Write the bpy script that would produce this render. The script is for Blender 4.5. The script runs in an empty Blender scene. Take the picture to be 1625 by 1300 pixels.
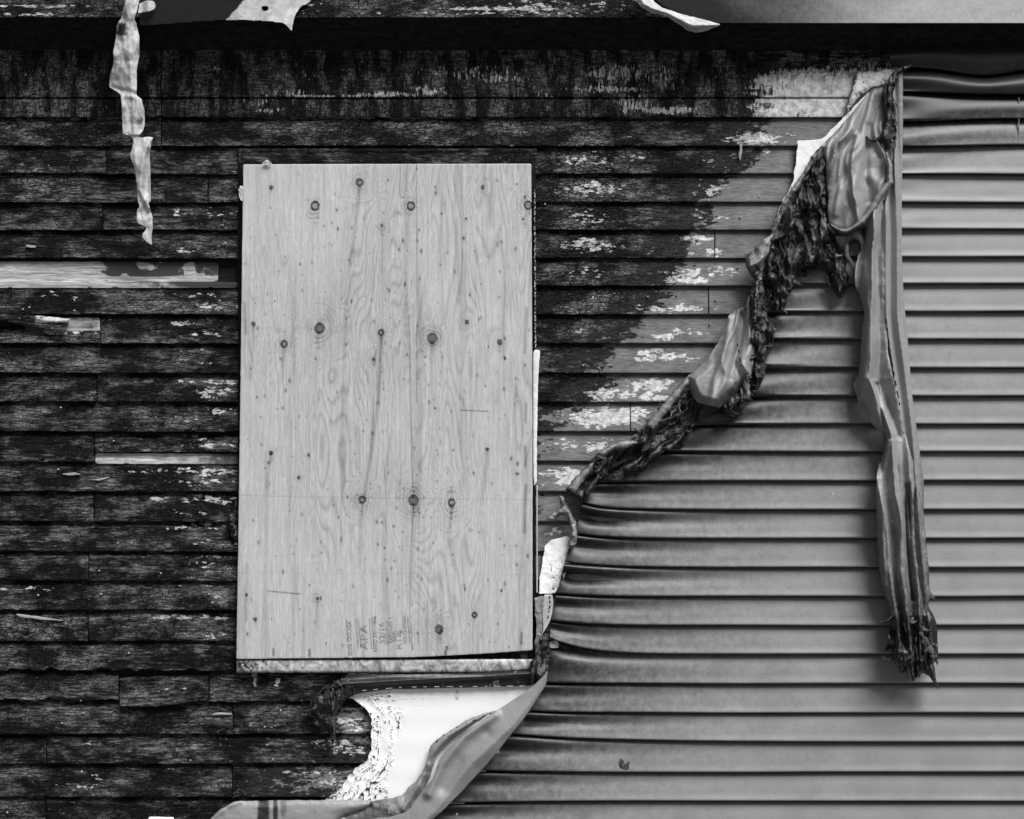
import bpy, math, random
import numpy as np
R = math.radians
random.seed(4)
# ---------------------------------------------------------------- camera, sky, sun, exposure
D = 5.0            # camera to wall, metres
K = 0.00228        # metres per photo pixel on the wall
CZ = 1.9           # height of the lens
scene = bpy.context.scene
cd = bpy.data.cameras.new('camera'); cam = bpy.data.objects.new('camera', cd)
scene.collection.objects.link(cam); scene.camera = cam
cam.location = (0, -D, CZ); cam.rotation_euler = (R(90), 0, 0)
cd.sensor_width = 36; cd.lens = 36*D/(1625*K); cd.clip_end = 500; cd.clip_start = 0.05

SUN_EL, SUN_AZ = 54, 36      # from the front, to the right
w = bpy.data.worlds.new('World'); scene.world = w; w.use_nodes = True
nt = w.node_tree; bg = nt.nodes['Background']
sky = nt.nodes.new('ShaderNodeTexSky'); sky.sky_type = 'NISHITA'; sky.sun_disc = False
sky.sun_elevation = R(SUN_EL); sky.sun_rotation = R(180-SUN_AZ)
bw = nt.nodes.new('ShaderNodeRGBToBW')       # black and white photograph
nt.links.new(sky.outputs[0], bw.inputs[0]); nt.links.new(bw.outputs[0], bg.inputs[0])
bg.inputs[1].default_value = 0.050
sl = bpy.data.lights.new('sun', 'SUN'); sun = bpy.data.objects.new('sun', sl)
scene.collection.objects.link(sun); sl.energy = 3.9; sl.angle = R(32); sl.color = (1, 1, 1)
sun.rotation_euler = (R(90-SUN_EL), 0, R(SUN_AZ))
scene.view_settings.view_transform = 'Standard'; scene.view_settings.look = 'None'
scene.view_settings.exposure = 0.5; scene.view_settings.gamma = 1

# ---------------------------------------------------------------- helpers
C = scene.collection
def P(px, py, d):
    """photo pixel + distance in front of the wall -> world"""
    px = np.asarray(px, float); py = np.asarray(py, float); d = np.asarray(d, float) + 0*px
    s = (D-d)/D
    return np.stack([(px-812.5)*K*s, -d, CZ+(650-py)*K*s], -1)

def _h(ix, iy, seed):
    n = (ix.astype(np.int64)*374761393 + iy.astype(np.int64)*668265263 + seed*2147483647) & 0xffffffff
    n = ((n ^ (n >> 13))*1274126177) & 0xffffffff
    n = ((n ^ (n >> 16))*2246822519) & 0xffffffff
    return ((n ^ (n >> 15)) & 0xffffff)/float(0xffffff)
def vn(x, y, seed=0):
    x = np.asarray(x, float); y = np.asarray(y, float)
    ix = np.floor(x); iy = np.floor(y); fx = x-ix; fy = y-iy
    fx = fx*fx*(3-2*fx); fy = fy*fy*(3-2*fy)
    a = _h(ix, iy, seed); b = _h(ix+1, iy, seed); c = _h(ix, iy+1, seed); d = _h(ix+1, iy+1, seed)
    return (a+(b-a)*fx)*(1-fy)+(c+(d-c)*fx)*fy
def fbm(x, y, seed=0, o=4):
    t = 0; a = 1; s = 0
    for i in range(o):
        t = t+a*vn(x, y, seed+i*17); s += a; a *= .5; x = x*2.03+3.1; y = y*2.03+7.7
    return t/s
def ridged(x, y, seed=0, o=4):
    t = 0; a = 1; s = 0
    for i in range(o):
        t = t+a*(1-np.abs(2*vn(x, y, seed+i*13)-1)); s += a; a *= .55; x = x*2.07+1.3; y = y*2.07+5.1
    return t/s
def sst(a, b, x):
    t = np.clip((x-a)/(b-a), 0, 1); return t*t*(3-2*t)
def blob(px, py, cx, cy, rx, ry, soft=1.0):
    r = np.sqrt(((px-cx)/rx)**2+((py-cy)/ry)**2)
    return np.clip(1-(r-1+soft*.5)/soft, 0, 1)*(r < 3)
def segd(px, py, pts):
    """distance to a polyline and the signed side of its nearest segment"""
    best = np.full(np.shape(px), 1e9); side = np.zeros(np.shape(px))
    for (x0, y0), (x1, y1) in zip(pts[:-1], pts[1:]):
        dx, dy = x1-x0, y1-y0; L = dx*dx+dy*dy+1e-9
        t = np.clip(((px-x0)*dx+(py-y0)*dy)/L, 0, 1)
        ex = px-(x0+t*dx); ey = py-(y0+t*dy); dd = np.hypot(ex, ey)
        m = dd < best; best = np.where(m, dd, best)
        side = np.where(m, np.sign(dx*ey-dy*ex), side)
    return best, side
def ridge(px, py, pts, wd, h):
    d, _ = segd(px, py, pts); return h*np.exp(-(d/wd)**2)

def add_mesh(name, V, F, mat, parent=None, attrs=None, smooth=True):
    V = np.asarray(V, float)
    if parent is not None: V = V-np.array(parent.get('_o', (0, 0, 0)))
    me = bpy.data.meshes.new(name)
    if isinstance(F, np.ndarray):
        n = len(F); me.vertices.add(len(V)); me.vertices.foreach_set('co', V.ravel())
        me.loops.add(n*4); me.loops.foreach_set('vertex_index', F.astype(np.int32).ravel())
        me.polygons.add(n); me.polygons.foreach_set('loop_start', np.arange(0, n*4, 4, dtype=np.int32))
        me.update(calc_edges=True)
        if attrs is None: me.validate()
    else:
        me.from_pydata([tuple(v) for v in V], [], F)
    if smooth: me.polygons.foreach_set('use_smooth', np.ones(len(me.polygons), bool))
    for k, a in (attrs or {}).items():
        at = me.attributes.new(k, 'FLOAT', 'POINT'); at.data.foreach_set('value', np.asarray(a, np.float32))
    me.materials.append(mat)
    if attrs is not None: me.validate(clean_customdata=False)
    me.update()
    o = bpy.data.objects.new(name, me); C.objects.link(o)
    if parent is not None: o.parent = parent
    return o
def thing(name, label, cat, at, group=None):
    o = bpy.data.objects.new(name, None); C.objects.link(o); o.empty_display_size = .1
    p = P(*at); o.location = p; o['_o'] = [float(v) for v in p]
    o['label'] = label; o['category'] = cat
    if group: o['group'] = group
    return o
def tag(o, label, cat, group=None):
    o['label'] = label; o['category'] = cat
    if group: o['group'] = group
    return o

def inpoly(px, py, poly):
    ins = np.zeros(px.shape, bool); n = len(poly)
    for i in range(n):
        x0, y0 = poly[i]; x1, y1 = poly[(i+1) % n]
        if y0 == y1: continue
        c = ((y0 > py) != (y1 > py)) & (px < (x1-x0)*(py-y0)/(y1-y0)+x0)
        ins ^= c
    return ins
def resample(poly, step, jag, seed):
    out = []; n = len(poly)
    for i in range(n):
        x0, y0 = poly[i]; x1, y1 = poly[(i+1) % n]
        L = math.hypot(x1-x0, y1-y0); m = max(1, int(L/step))
        for j in range(m):
            t = j/m; out.append((x0+(x1-x0)*t, y0+(y1-y0)*t))
    a = np.array(out)
    if jag:
        # smooth a little, then roughen
        a = (np.roll(a, 1, 0)+2*a+np.roll(a, -1, 0))/4
        j = np.arange(len(a))
        a[:, 0] += jag*((fbm(a[:, 0]*.16, a[:, 1]*.16, seed, 3)-.5)*2.4)
        a[:, 1] += jag*((fbm(a[:, 0]*.16+50, a[:, 1]*.16, seed+5, 3)-.5)*2.4)
    return a
def sheet(name, poly, depth, mat, parent=None, step=2.0, thick=.0016, jag=1.0, seed=1, attrs=None, holes=()):
    """thin sheet of real thickness: outline in photo pixels, depth(px,py,edge) metres off the wall"""
    pl = resample(poly, step*1.5, jag, seed)
    x0, y0 = pl.min(0)-step; x1, y1 = pl.max(0)+step
    xs = np.arange(x0, x1+step, step); ys = np.arange(y0, y1+step, step)
    X, Y = np.meshgrid(xs, ys); ins = inpoly(X, Y, pl.tolist())
    A = pl; B = np.roll(pl, -1, 0); loops = [(A, B)]
    for h in holes:
        hp = resample(h, step*1.5, jag*.6, seed+9); ins &= ~inpoly(X, Y, hp.tolist()); loops.append((hp, np.roll(hp, -1, 0)))
    A = np.concatenate([l[0] for l in loops]); B = np.concatenate([l[1] for l in loops])
    ny, nx = X.shape
    c = ins[:-1, :-1] | ins[1:, :-1] | ins[:-1, 1:] | ins[1:, 1:]
    use = np.zeros_like(ins); use[:-1, :-1] |= c; use[1:, :-1] |= c; use[:-1, 1:] |= c; use[1:, 1:] |= c
    iy, ix = np.nonzero(use); px = X[iy, ix]; py = Y[iy, ix]; inn = ins[iy, ix]
    best = np.full(px.shape, 1e9); qx = px.copy(); qy = py.copy()
    for (ax, ay), (bx, by) in zip(A, B):
        dx, dy = bx-ax, by-ay; L = dx*dx+dy*dy+1e-9
        t = np.clip(((px-ax)*dx+(py-ay)*dy)/L, 0, 1); ex = ax+t*dx; ey = ay+t*dy
        dd = (px-ex)**2+(py-ey)**2; m = dd < best
        best = np.where(m, dd, best); qx = np.where(m, ex, qx); qy = np.where(m, ey, qy)
    edge = np.where(inn, np.sqrt(best), 0)
    px = np.where(inn, px, qx); py = np.where(inn, py, qy)
    idx = np.full(X.shape, -1); idx[iy, ix] = np.arange(len(px))
    cy, cx = np.nonzero(c)
    F = np.stack([idx[cy, cx], idx[cy+1, cx], idx[cy+1, cx+1], idx[cy, cx+1]], 1)
    d = depth(px, py, edge)
    th = thick(px, py, edge) if callable(thick) else thick
    Vf = P(px, py, d); Vb = P(px, py, d-th); n = len(px)
    E = np.concatenate([F[:, [0, 1]], F[:, [1, 2]], F[:, [2, 3]], F[:, [3, 0]]])
    key = np.sort(E, 1); u, inv, cnt = np.unique(key[:, 0]*10000000+key[:, 1], return_inverse=True, return_counts=True)
    be = E[cnt[inv] == 1]
    S = np.stack([be[:, 0], be[:, 0]+n, be[:, 1]+n, be[:, 1]], 1)
    FF = np.concatenate([F, F[:, ::-1]+n, S])
    at = {}
    for k, f in (attrs or {}).items():
        v = f(px, py, edge)+0*px; at[k] = np.concatenate([v, v])
    return add_mesh(name, np.concatenate([Vf, Vb]), FF, mat, parent, at)

def box(name, x0, y0, x1, y1, d0, d1, mat, parent=None, bev=.0015, wob=0, seed=0):
    """board: pixel rectangle, back depth d0, front depth d1, with chamfered, slightly uneven edges"""
    nx = max(2, int(abs(x1-x0)/6)); ny = max(2, int(abs(y1-y0)/6))
    b = bev/K; V = []; F = []
    us = np.concatenate([[0], [b], np.linspace(b, abs(x1-x0)-b, nx)[1:-1], [abs(x1-x0)-b], [abs(x1-x0)]])+min(x0, x1)
    vs = np.concatenate([[0], [b], np.linspace(b, abs(y1-y0)-b, ny)[1:-1], [abs(y1-y0)-b], [abs(y1-y0)]])+min(y0, y1)
    X, Y = np.meshgrid(us, vs); dep = np.full(X.shape, d1)
    dep[0, :] -= bev; dep[-1, :] -= bev; dep[:, 0] -= bev; dep[:, -1] -= bev
    if wob:
        X = X+(fbm(X*.05, Y*.05, seed)-.5)*wob; Y = Y+(fbm(X*.05, Y*.05, seed+3)-.5)*wob
    r, c = X.shape; Vf = P(X, Y, dep).reshape(-1, 3); Vb = P(X, Y, 0*X+d0).reshape(-1, 3)
    # keep back vertices square behind the front ones
    Vb[:, 0] = Vf[:, 0]; Vb[:, 2] = Vf[:, 2]
    I = np.arange(r*c).reshape(r, c); n = r*c
    q = lambda a, b_, c_, d_: np.stack([a.ravel(), b_.ravel(), c_.ravel(), d_.ravel()], 1)
    Ff = q(I[:-1, :-1], I[1:, :-1], I[1:, 1:], I[:-1, 1:])
    S = [q(I[0, :-1], I[0, 1:], I[0, 1:]+n, I[0, :-1]+n), q(I[-1, 1:], I[-1, :-1], I[-1, :-1]+n, I[-1, 1:]+n),
         q(I[1:, 0], I[:-1, 0], I[:-1, 0]+n, I[1:, 0]+n), q(I[:-1, -1], I[1:, -1], I[1:, -1]+n, I[:-1, -1]+n)]
    return add_mesh(name, np.concatenate([Vf, Vb]), np.concatenate([Ff, Ff[:, ::-1]+n]+S), mat, parent, smooth=False)

# ---------------------------------------------------------------- materials
class NT:
    def __init__(s, name):
        s.m = bpy.data.materials.new(name); s.m.use_nodes = True; s.t = s.m.node_tree
        s.b = s.t.nodes['Principled BSDF']; s.co = s.t.nodes.new('ShaderNodeTexCoord').outputs['Object']
        g = s.t.nodes.new('ShaderNodeNewGeometry'); s.pos = g.outputs['Position']
    def n(s, t, **k):
        o = s.t.nodes.new(t)
        for a, v in k.items(): setattr(o, a, v)
        return o
    def put(s, sock, v):
        if hasattr(v, 'links') or hasattr(v, 'is_output'): s.t.links.new(v, sock)
        elif isinstance(v, (tuple, list)) and len(v) == 3 and sock.type == 'RGBA': sock.default_value = (*v, 1)
        else: sock.default_value = v
    def math(s, op, a, b=0, c=0, clamp=False):
        o = s.n('ShaderNodeMath', operation=op, use_clamp=clamp)
        for i, v in enumerate((a, b, c)): s.put(o.inputs[i], v)
        return o.outputs[0]
    def map(s, sc, off=None, src=None):
        o = s.n('ShaderNodeMapping'); s.put(o.inputs[0], src or s.pos); o.inputs['Scale'].default_value = sc
        if off is not None:
            c = s.n('ShaderNodeCombineXYZ'); s.put(c.inputs[0], off); s.put(c.inputs[1], off); s.put(c.inputs[2], off)
            s.put(o.inputs['Location'], c.outputs[0])
        return o.outputs[0]
    def noise(s, sc, vec=None, det=4, rough=.6, dist=0):
        o = s.n('ShaderNodeTexNoise'); s.put(o.inputs['Vector'], vec or s.pos)
        o.inputs['Scale'].default_value = sc; o.inputs['Detail'].default_value = det
        o.inputs['Roughness'].default_value = rough; o.inputs['Distortion'].default_value = dist
        return o.outputs['Fac']
    def vor(s, sc, vec=None, feat='DISTANCE_TO_EDGE', rnd=1):
        o = s.n('ShaderNodeTexVoronoi', feature=feat); s.put(o.inputs['Vector'], vec or s.pos)
        o.inputs['Scale'].default_value = sc; o.inputs['Randomness'].default_value = rnd
        return o.outputs['Distance']
    def step(s, x, a, b, lo=0., hi=1.):
        o = s.n('ShaderNodeMapRange', interpolation_type='SMOOTHSTEP')
        for i, v in enumerate((x, a, b, lo, hi)): s.put(o.inputs[i], v)
        return o.outputs[0]
    def mix(s, f, a, b):
        o = s.n('ShaderNodeMix', data_type='FLOAT'); s.put(o.inputs[0], f); s.put(o.inputs[2], a); s.put(o.inputs[3], b)
        return o.outputs[0]
    def attr(s, n):
        return s.n('ShaderNodeAttribute', attribute_name=n).outputs['Fac']
    def warp(s, vec, sc, amt):
        o = s.n('ShaderNodeTexNoise'); s.put(o.inputs['Vector'], vec); o.inputs['Scale'].default_value = sc; o.inputs['Detail'].default_value = 3
        v = s.n('ShaderNodeVectorMath', operation='SCALE'); s.put(v.inputs[0], o.outputs['Color']); v.inputs['Scale'].default_value = amt
        a = s.n('ShaderNodeVectorMath', operation='ADD'); s.put(a.inputs[0], vec); s.put(a.inputs[1], v.outputs[0])
        return a.outputs[0]
    def out(s, col, rough=.6, bump=None, dist=.002, strength=1, spec=.5):
        s.put(s.b.inputs['Base Color'], col if not isinstance(col, float) else (col, col, col))
        s.put(s.b.inputs['Roughness'], rough); s.b.inputs['Specular IOR Level'].default_value = spec
        if bump is not None:
            o = s.n('ShaderNodeBump'); o.inputs['Distance'].default_value = dist; s.put(o.inputs['Strength'], strength)
            s.put(o.inputs['Height'], bump); s.put(s.b.inputs['Normal'], o.outputs[0])
        return s.m

def char_mat(name, vertical=False):
    """burnt timber under old paint; attributes: char, flake, seed"""
    s = NT(name); ch = s.attr('char'); fl = s.attr('flake'); sd = s.attr('seed'); gr = s.attr('gator')
    if vertical: st = (2.6, 1, .8); fs = (2.4, 1, .75); gs = (.5, 1, 3.)
    else: st = (.8, 1, 1.7); fs = (.66, 1, 1.6); gs = (.36, 1, 2.8)
    off = s.math('MULTIPLY', sd, 7.)
    v0 = s.map(st, off); g0 = s.map(gs, off)
    wv = s.warp(v0, 35, .022)
    cr = s.vor(44, wv); cr2 = s.vor(150, s.warp(v0, 90, .008))
    crack = s.math('MULTIPLY', s.step(cr, .01, .09), s.step(cr2, -.12, .10))
    grain = s.noise(60, g0, 6, .7, .6)
    gcr = s.step(s.noise(17, g0, 8, .76, 1.0), .45, .50)          # long dark checks along the grain
    crk = s.mix(gr, s.math('MULTIPLY', gcr, s.step(cr2, -.1, .1)), crack)
    med = s.noise(7, s.map(st, off), 6, .7)
    fine = s.noise(210, s.map(st, off), 4, .75)
    tone = s.math('MULTIPLY', s.step(med, .43, .62, .07, 1.4), s.step(grain, .38, .64, .2, 1.6))
    tone = s.math('MULTIPLY', tone, s.step(fine, .36, .66, .45, 1.5))
    cc = s.math('MULTIPLY', s.math('MULTIPLY', tone, .125), s.mix(crk, .03, 1.))
    gl = s.step(s.noise(115, v0, 5, .78), .60, .68)
    gl = s.math('MULTIPLY', gl, s.step(s.noise(13, s.pos, 4), .42, .62))
    cc = s.math('ADD', cc, s.math('MULTIPLY', s.math('MULTIPLY', gl, crk), .42))  # bright glints of the char painted into its colour
    # weathered grey paint, not burnt
    pg = s.math('MULTIPLY', s.step(s.noise(70, g0, 6, .75), .3, .7, .10, .215), s.step(s.noise(12, s.pos, 4), .25, .75, .75, 1.15))
    chn = s.step(s.math('ADD', ch, s.math('MULTIPLY', s.math('SUBTRACT', s.noise(30, s.map(fs, off), 7, .75), .5), 2.6)), .44, .56)
    hot = s.step(s.math('ADD', ch, s.math('MULTIPLY', s.math('SUBTRACT', s.noise(45, s.map(fs, off), 6, .75), .5), 1.2)), .74, .92)
    dk = s.math('MULTIPLY', s.step(s.noise(60, g0, 6, .75), .3, .7, .010, .038), s.step(fine, .3, .7, .7, 1.3))
    base = s.mix(chn, pg, s.mix(hot, dk, cc))
    # flaked pale paint left in patches
    fo = s.map(fs, off)
    isl = s.n('ShaderNodeTexVoronoi', feature='SMOOTH_F1'); s.put(isl.inputs['Vector'], s.warp(fo, 60, .02)); isl.inputs['Scale'].default_value = 50; isl.inputs['Smoothness'].default_value = .4
    fn = s.math('ADD', s.math('MULTIPLY', s.noise(62, fo, 8, .74, .3), .68), s.math('MULTIPLY', s.noise(20, fo, 4, .6), .30))
    fn = s.math('ADD', fn, s.math('MULTIPLY', s.math('SUBTRACT', .55, isl.outputs['Distance']), .2))
    fl2 = s.math('SUBTRACT', .765, s.math('MULTIPLY', fl, .385))
    fm = s.step(s.math('SUBTRACT', fn, fl2), -.006, .010)
    fcr = s.step(cr2, .01, .05)
    fm = s.math('MULTIPLY', fm, s.mix(gr, 1., fcr))
    pc = s.math('MULTIPLY', s.step(s.noise(50, s.pos, 4), .3, .7, .42, .84), s.mix(ch, 1., .95))
    col = s.mix(fm, base, pc)
    h = s.math('ADD', s.math('MULTIPLY', s.math('MULTIPLY', crk, chn), 1.), s.math('MULTIPLY', grain, .5))
    h = s.math('ADD', h, s.math('MULTIPLY', fm, .35)); h = s.math('ADD', h, s.math('MULTIPLY', fine, .12))
    return s.out(col, s.mix(fm, s.mix(chn, .6, .5), .7), h, .004, 1., .12)

def vinyl_mat(name, base=.26, crinkle=0.0, rough=.5):
    s = NT(name); b = s.attr('burn_shade')
    m = s.step(s.noise(7, s.pos, 4), .25, .75, .88, 1.08)
    f = s.step(s.noise(420, s.pos, 3, .8), .3, .7, .82, 1.16)
    gr = s.noise(120, s.map((.12, 1, 3)), 4, .6)
    col = s.math('MULTIPLY', s.math('MULTIPLY', m, f), base)
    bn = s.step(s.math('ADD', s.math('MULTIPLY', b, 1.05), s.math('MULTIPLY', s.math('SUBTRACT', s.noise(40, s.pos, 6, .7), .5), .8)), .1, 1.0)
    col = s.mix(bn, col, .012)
    sp = s.step(s.noise(170, s.map((1, 1, 1)), 3, .5), .80, .83)
    col = s.mix(s.math('MULTIPLY', sp, .3), col, .05)
    wr = s.noise(55, s.map((2.2, 1, .45)), 6, .68, 1.2)
    ash = s.math('MULTIPLY', s.step(s.noise(16, s.map((1.6, 1, .8)), 3), .60, .66), s.step(s.noise(110, s.pos, 5, .75), .50, .58))
    if crinkle: col = s.mix(s.math('MULTIPLY', ash, s.step(b, .18, .4, 0., .8)), col, .42)
    h = s.math('ADD', s.math('MULTIPLY', gr, .12), s.math('MULTIPLY', s.math('ADD', s.noise(45, s.pos, 5, .6, .8), s.math('MULTIPLY', wr, 1.6)), crinkle))
    return s.out(col, s.mix(bn, rough, .45), h, .002, .6, .5)

def crust_mat(name):
    s = NT(name); n = s.noise(60, s.pos, 8, .75, .8); r = s.noise(25, s.map((1, 1, .35)), 6, .7, 1.5)
    ash = s.step(s.math('MULTIPLY', s.noise(30, s.pos, 3), s.noise(210, s.pos, 4, .7)), .285, .33)
    b = s.attr('pale')
    col = s.mix(s.step(n, .4, .75), .0015, .013)
    col = s.math('ADD', col, s.math('MULTIPLY', ash, .15))
    col = s.mix(s.step(s.math('ADD', b, s.math('MULTIPLY', s.math('SUBTRACT', s.noise(55, s.map((1, 1, .4)), 6, .75), .5), 1.2)), .45, .6), col, .17)
    return s.out(col, s.mix(n, .2, .55), s.math('ADD', n, r), .006, .8, .5)

def foam_mat(name, soot=0.):
    s = NT(name); c = s.attr('crack'); so = s.attr('soot')
    lines = s.math('SUBTRACT', 1., c)
    hl = s.step(s.noise(60, s.map((.05, 1, 3.2)), 5, .6), .52, .60, 0, .9)
    sp = s.step(s.noise(190, s.map((.7, 1, 1.4)), 4, .7), .60, .72)
    col = s.math('SUBTRACT', .86, s.math('MULTIPLY', s.math('MULTIPLY', hl, sp), .8))
    col = s.mix(s.step(c, .25, .7), col, .035)
    sn = s.step(s.math('ADD', so, s.math('MULTIPLY', s.math('SUBTRACT', s.noise(35, s.pos, 7, .72), .5), 1.1)), .4, .75)
    col = s.mix(sn, col, .04)
    h = s.math('ADD', s.math('MULTIPLY', lines, 1.), s.math('MULTIPLY', s.noise(40, s.pos, 5), c))
    return s.out(col, .6, h, .003, .8, .3)

def metal_mat(name, base=.55, lo=.3, rough=.42, soot_attr=True, wide=0):
    s = NT(name); so = s.attr('burn_shade') if soot_attr else 0.
    n = s.noise(22, s.pos, 7, .7, 1.); n2 = s.noise(120, s.pos, 5, .7)
    col = s.math('MULTIPLY', s.step(n, .3, .7, lo, base), s.step(n2, .3, .8, .85, 1.05))
    if soot_attr:
        sn = s.step(s.math('ADD', so, s.math('MULTIPLY', s.math('SUBTRACT', s.noise(45, s.pos, 7, .72), .5), .35 if wide else 1.0)), 0. if wide else .35, .95 if wide else .65)
        col = s.mix(sn, col, .014)
    return s.out(col, rough, s.math('ADD', n, s.math('MULTIPLY', n2, .3)), .002, .5, .15)

def plain(name, v, var=.3, rough=.7, sc=(1, 1, 1), nsc=40, bd=.002):
    s = NT(name); n = s.noise(nsc, s.map(sc), 6, .68, .4)
    return s.out(s.step(n, .25, .75, v*(1-var), v*(1+var)), rough, n, bd, .7, .1)

M_char = char_mat('charred_paint'); M_charv = char_mat('charred_paint_upright', True)
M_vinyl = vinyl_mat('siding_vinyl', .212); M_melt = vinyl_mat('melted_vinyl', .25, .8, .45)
M_crust = crust_mat('charcoal_crust'); M_foam = foam_mat('foam_board')
M_metal = metal_mat('torn_metal', .62, .34); M_fascia = metal_mat('fascia_metal', .46, .38, .5, wide=1)
M_black = plain('soot_black', .006, .5); M_soffit = plain('sooty_soffit', .012, .8, .8, (.5, 1, 1), 60)
M_bare = plain('bare_wood', .30, .35, .7, (.12, 1, 2.2), 60); M_sheath = plain('dark_sheathing', .012, .5, .8, (.15, 1, 2), 40)
M_ground = plain('ground_gravel', .12, .4, .9, (1, 1, 1), 30); M_roof = plain('roof_shingle', .05, .4, .9, (1, 1, 1), 30)

# ---------------------------------------------------------------- ground
def quad(name, pts, mat):
    me = bpy.data.meshes.new(name); me.from_pydata(pts, [], [(0, 1, 2, 3)]); me.materials.append(mat)
    o = bpy.data.objects.new(name, me); C.objects.link(o); return o
g = quad('ground', [(-60, -60, 0), (60, -60, 0), (60, 60, 0), (-60, 60, 0)], M_ground); g['kind'] = 'structure'

# ---------------------------------------------------------------- burnt clapboard wall
BL = [186, 233, 277, 322, 366, 411, 455, 500, 546, 593, 639, 686, 733, 781, 829, 876, 923, 969, 1018, 1066, 1114, 1166, 1213, 1266, 1315, 1364, 1413, 1463]
XL, XR = -420, 1560
wall = thing('burnt_wall', 'burnt timber clapboard wall with charred boards and flaking pale paint', 'wall', (600, 1483, 0))
def char_f(px, py):
    """1 burnt .. 0 only weathered paint"""
    bx = np.interp(py, [100, 186, 235, 277, 300, 366, 411, 430, 475, 520, 565, 610, 655, 700, 760, 830], [1180, 1240, 1190, 1150, 1110, 1095, 1085, 1062, 1045, 1015, 985, 955, 915, 870, 850, 840])
    kk = np.searchsorted(np.array(BL), py)
    B_ = np.array(BL+[1500]); tt = np.clip((py-B_[np.clip(kk-1, 0, 99)])/45., 0, 1); q = px-bx-56*(_h(kk, kk*3, 5)-.5)-16*(1-(2*tt-1)**2)
    c = .68*sst(34, -34, q)+.34*sst(-30, -130, q)
    c = np.where((py > 1085) & (px > 380), np.minimum(c, .95-.55*np.maximum(blob(px, py, 570, 1150, 70, 45, 1.4), blob(px, py, 520, 1240, 90, 28, 1.4))), c)
    c = np.minimum(c, 1-.75*blob(px, py, 895, 662, 42, 12, .8))
    return c
def flake_f(px, py):
    f = np.full(px.shape, .06)
    def a(cx, cy, rx, ry, v, soft=1.2):
        np.maximum(f, v*blob(px, py, cx, cy, rx, ry, soft), out=f)
    # grey zone flakes, by course
    for cx, cy, rx, ry, v in [(1150, 262, 45, 10, .45), (1130, 258, 20, 8, .6), (1120, 300, 40, 12, .5), (1125, 345, 40, 15, .5), (1110, 375, 40, 14, .62), (1115, 402, 50, 8, .62),
            (1130, 433, 75, 11, .60), (1100, 446, 60, 6, .6), (1055, 488, 45, 9, .62), (1110, 490, 70, 5, .5), (1130, 480, 40, 14, .35), (1100, 528, 80, 10, .48), (1060, 535, 40, 7, .55),
            (1075, 567, 70, 9, .66), (1040, 560, 40, 8, .6), (1035, 612, 55, 12, .86), (1060, 630, 70, 9, .78), (985, 625, 60, 12, .74), (980, 663, 70, 15, .82), (1010, 655, 45, 12, .8), (1000, 705, 75, 10, .74), (960, 712, 60, 9, .7),
            (890, 705, 40, 8, .5), (900, 752, 60, 12, .72), (880, 765, 40, 8, .6), (900, 655, 30, 7, .5), (870, 800, 40, 9, .45), (880, 845, 30, 10, .7), (870, 870, 20, 6, .5)]:
        a(cx, cy, rx, ry, v)
    # blistered speckle right of the boarded window
    for cy, v in [(256, .60), (300, .72), (345, .52), (388, .66), (432, .52), (478, .40), (522, .36), (566, .3), (615, .3)]:
        a(935, cy, 62, 15, v, 1.0)
    a(1010, 250, 40, 12, .55); a(930, 240, 50, 5, .5)
    # left of the window, bright flakes on each course
    for cy, v in [(340, .56), (352, .55), (385, .5), (398, .60), (468, .64), (485, .58), (513, .64), (530, .58), (557, .60), (575, .52), (607, .72), (622, .66), (655, .54), (668, .58), (697, .55), (706, .60), (748, .80), (765, .62), (792, .72), (812, .54), (836, .66), (855, .50), (862, .5)]:
        a(318+26*math.sin(cy*1.7), cy+2*math.sin(cy*.9), 66+22*math.sin(cy*2.3), 8+3*math.cos(cy), v+.05*math.sin(cy*3.1), 1.3)
    for cy, v in [(748, .72), (793, .7), (838, .6)]: a(290, cy, 100, 5, v, 1.)
    for cx, cy, rx, ry, v in [(330, 883, 50, 6, .6), (330, 900, 50, 14, .48), (300, 930, 90, 5, .58), (350, 950, 30, 14, .58), (290, 980, 90, 7, .78), (345, 1010, 30, 14, .66), (300, 1052, 70, 6, .35),
            (40, 183, 20, 8, .5), (60, 300, 30, 16, .36), (50, 262, 60, 16, .34), (80, 467, 60, 8, .46), (115, 475, 20, 10, .55), (40, 935, 80, 6, .52), (40, 1028, 40, 5, .58), (190, 1052, 60, 4, .4),
            (280, 1220, 60, 8, .45), (120, 1250, 60, 16, .46), (160, 1235, 40, 8, .55), (130, 1180, 70, 5, .45), (250, 1185, 120, 12, .38), (100, 1275, 30, 8, .5), (300, 1272, 60, 8, .4),
            (345, 1133, 25, 3, .7), (405, 1080, 6, 18, .8), (440, 1085, 6, 12, .66), (475, 1115, 12, 14, .5), (480, 1140, 24, 10, .56), (420, 1152, 70, 10, .45), (450, 1190, 60, 12, .35),
            (560, 1145, 40, 12, .74), (570, 1158, 30, 8, .7), (530, 1178, 60, 8, .70), (560, 1192, 50, 10, .66), (500, 1226, 90, 6, .68), (540, 1240, 60, 14, .7), (500, 1250, 60, 8, .5), (100, 70, 90, 8, .3)]:
        a(cx, cy, rx, ry, v)
    # crusty remains along the lap just under the frieze
    a(600, 187, 250, 3.0, .75, .8); a(990, 186, 120, 3, .6, .8); a(160, 188, 80, 3, .66, .8); a(1190, 220, 70, 13, .60); a(1245, 215, 25, 12, .45); a(1215, 240, 8, 8, .7); a(1005, 214, 10, 9, .6)
    a(900, 231, 300, 2.5, .45, .8); a(560, 230, 200, 2.5, .45, .8)
    # thin sparse flecks along top edges
    f += .12*(fbm(px*.012, py*.03, 77, 3)-.45)
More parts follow.
